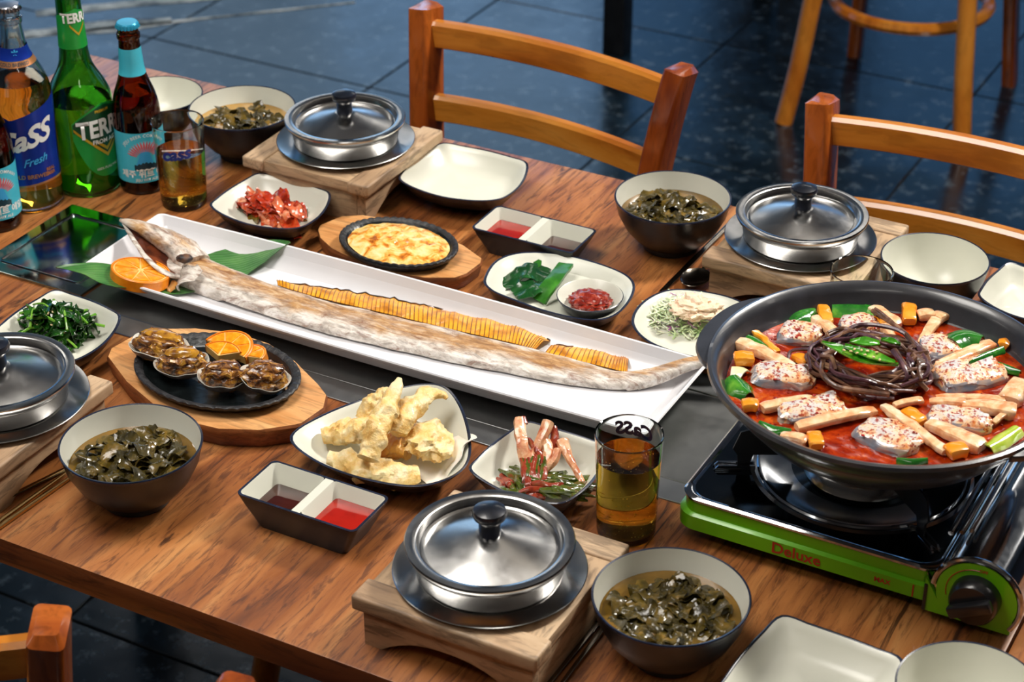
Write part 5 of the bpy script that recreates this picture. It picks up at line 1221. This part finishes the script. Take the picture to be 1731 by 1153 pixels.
onion([(1530, 895), (1610, 840), (1695, 785)], [.0065, .0085, .0075], 'lime green onion piece at the front right rim', m_lime, seed=9, curl=-.005)
onion([(215, 750), (300, 785), (400, 800)], [.002, .0065, .002], 'green onion sliver at the front left rim of the stew', seed=10)
onion([(1000, 965), (1090, 970), (1180, 965)], [.002, .004, .002], 'green onion strip under the front rim of the pot', seed=11)
fb = at(*z8(850, 470), LV); fe = thing('fernbrake_bundle', 'tangled bundle of brown braised fernbrake stems in the middle of the stew', 'fernbrake', fb); rnd = random.Random(77)
for k in range(62):
    a0 = rnd.random() * 2 * pi; span = rnd.uniform(1.2, 3.3); r = .022 + .022 * sqrt(rnd.random()); h = rnd.uniform(.004, .019) * (1.25 - r * 12) + .004; pts = []
    for q in range(6):
        a = a0 + span * q / 5; rr = r * (1 + rnd.uniform(-.20, .20)) * (1.10 if q in (0, 5) else 1)
        pts.append((rr * cos(a) * 1.12, rr * sin(a) * .98, max(.0025, h + rnd.uniform(-.003, .0035) - (.003 if q in (0, 5) else 0))))
    P = crv(pts, 26); w = rnd.uniform(.0011, .0021)
    fromg('fern_stem', tube(P, [w * (.75 + .4 * sin(pi * i / 25)) for i in range(26)], 7, wob=.25), m_fern if rnd.random() < .65 else m_fernp, fe)
def fst(pts, w, m=m_fern):
    P = crv([at(*z8(p[0], p[1]), LV + p[2]) - fb for p in pts], 24); fromg('fern_stem', tube(P, w, 8, wob=.2), m, fe)
fst([(865, 120, .010), (960, 180, .016), (1060, 260, .020), (1110, 340, .018)], .0022); fst([(880, 110, .012), (980, 190, .018), (1090, 300, .018), (1095, 350, .016)], .0018)
fst([(590, 380, .014), (570, 470, .016), (650, 550, .014), (800, 580, .014), (960, 600, .012)], .0022); fst([(980, 350, .022), (1040, 440, .022), (1050, 510, .016), (960, 530, .010)], .0022, m_fernp); fst([(990, 340, .022), (1080, 470, .018), (1180, 575, .008)], .0020)
fst([(380, 400, .006), (400, 350, .010), (500, 340, .012), (620, 350, .016)], .0016, m_fernp); fst([(1060, 340, .016), (1140, 350, .016), (1170, 390, .013), (1160, 410, .010)], .0015, m_fernp); fst([(1140, 440, .012), (1205, 405, .012)], .0036, m_fernp); fst([(1100, 490, .012), (1190, 455, .010)], .0016)
m_chi = leafmat('green_chili', '1f6a12', '4fa022', 'a5cf50', .12, 60, coat=.7)
def chili(pts, w, label, seed):
    P = [at(*z8(p[0], p[1]), LV + p[2]) for p in pts]; o0 = P[0]; o = fromg('chili_slice', sheet(rel(P, o0), w, 22, 9, .0012, .0006, 60, seed, curl=.0022), m_chi, None, loc=o0); tag(o, label, 'chili', 'green chili slices on the fern bundle')
chili([(572, 305, .030), (680, 350, .029), (830, 415, .027), (1010, 435, .025)], [.001, .0055, .0055, .001], 'long green chili slice lying at the front on the fern bundle', 1)
chili([(700, 330, .031), (790, 360, .031), (900, 400, .029), (990, 425, .027)], [.002, .0050, .0055, .002], 'pale seeded green chili slice lying just behind the long one', 2)
chili([(735, 305, .028), (820, 308, .030), (905, 315, .028)], [.002, .0065, .003], 'short dark green chili slice at the back of the fern bundle', 3)
chili([(910, 295, .026), (970, 305, .026), (1020, 320, .024)], [.001, .004, .001], 'small green chili tip at the back right of the fern bundle', 4)
sq_ = thing('sesame_seeds', 'pale sesame seeds sprinkled on the green chili slices', 'seeds', at(*z8(830, 380), LV + .034), group=None)
for k, (X, Y) in enumerate(((740, 352), (775, 362), (800, 345), (835, 350), (888, 358), (905, 400), (870, 385), (820, 372), (760, 340), (700, 345))):
    p = at(*z8(X, Y), LV + .033) - Vector(sq_.location); fromg('seed', blob(p, (.0016, .0011, .0009), (0, 0, k), 0, 1, 2), m_ses, sq_)
rnd = random.Random(4); parts = []
for k in range(420):
    a = rnd.random() * 2 * pi; r = sqrt(rnd.random()) * .126; s = rnd.uniform(.0004, .0010); parts.append(blob((r * cos(a), r * sin(a), LV + .0004), (s * 1.3, s, s * .5), amp=0, sub=1))
o = fromg('floating_chili_flakes', join(*parts), m_flake, pt); o['kind'] = 'stuff'
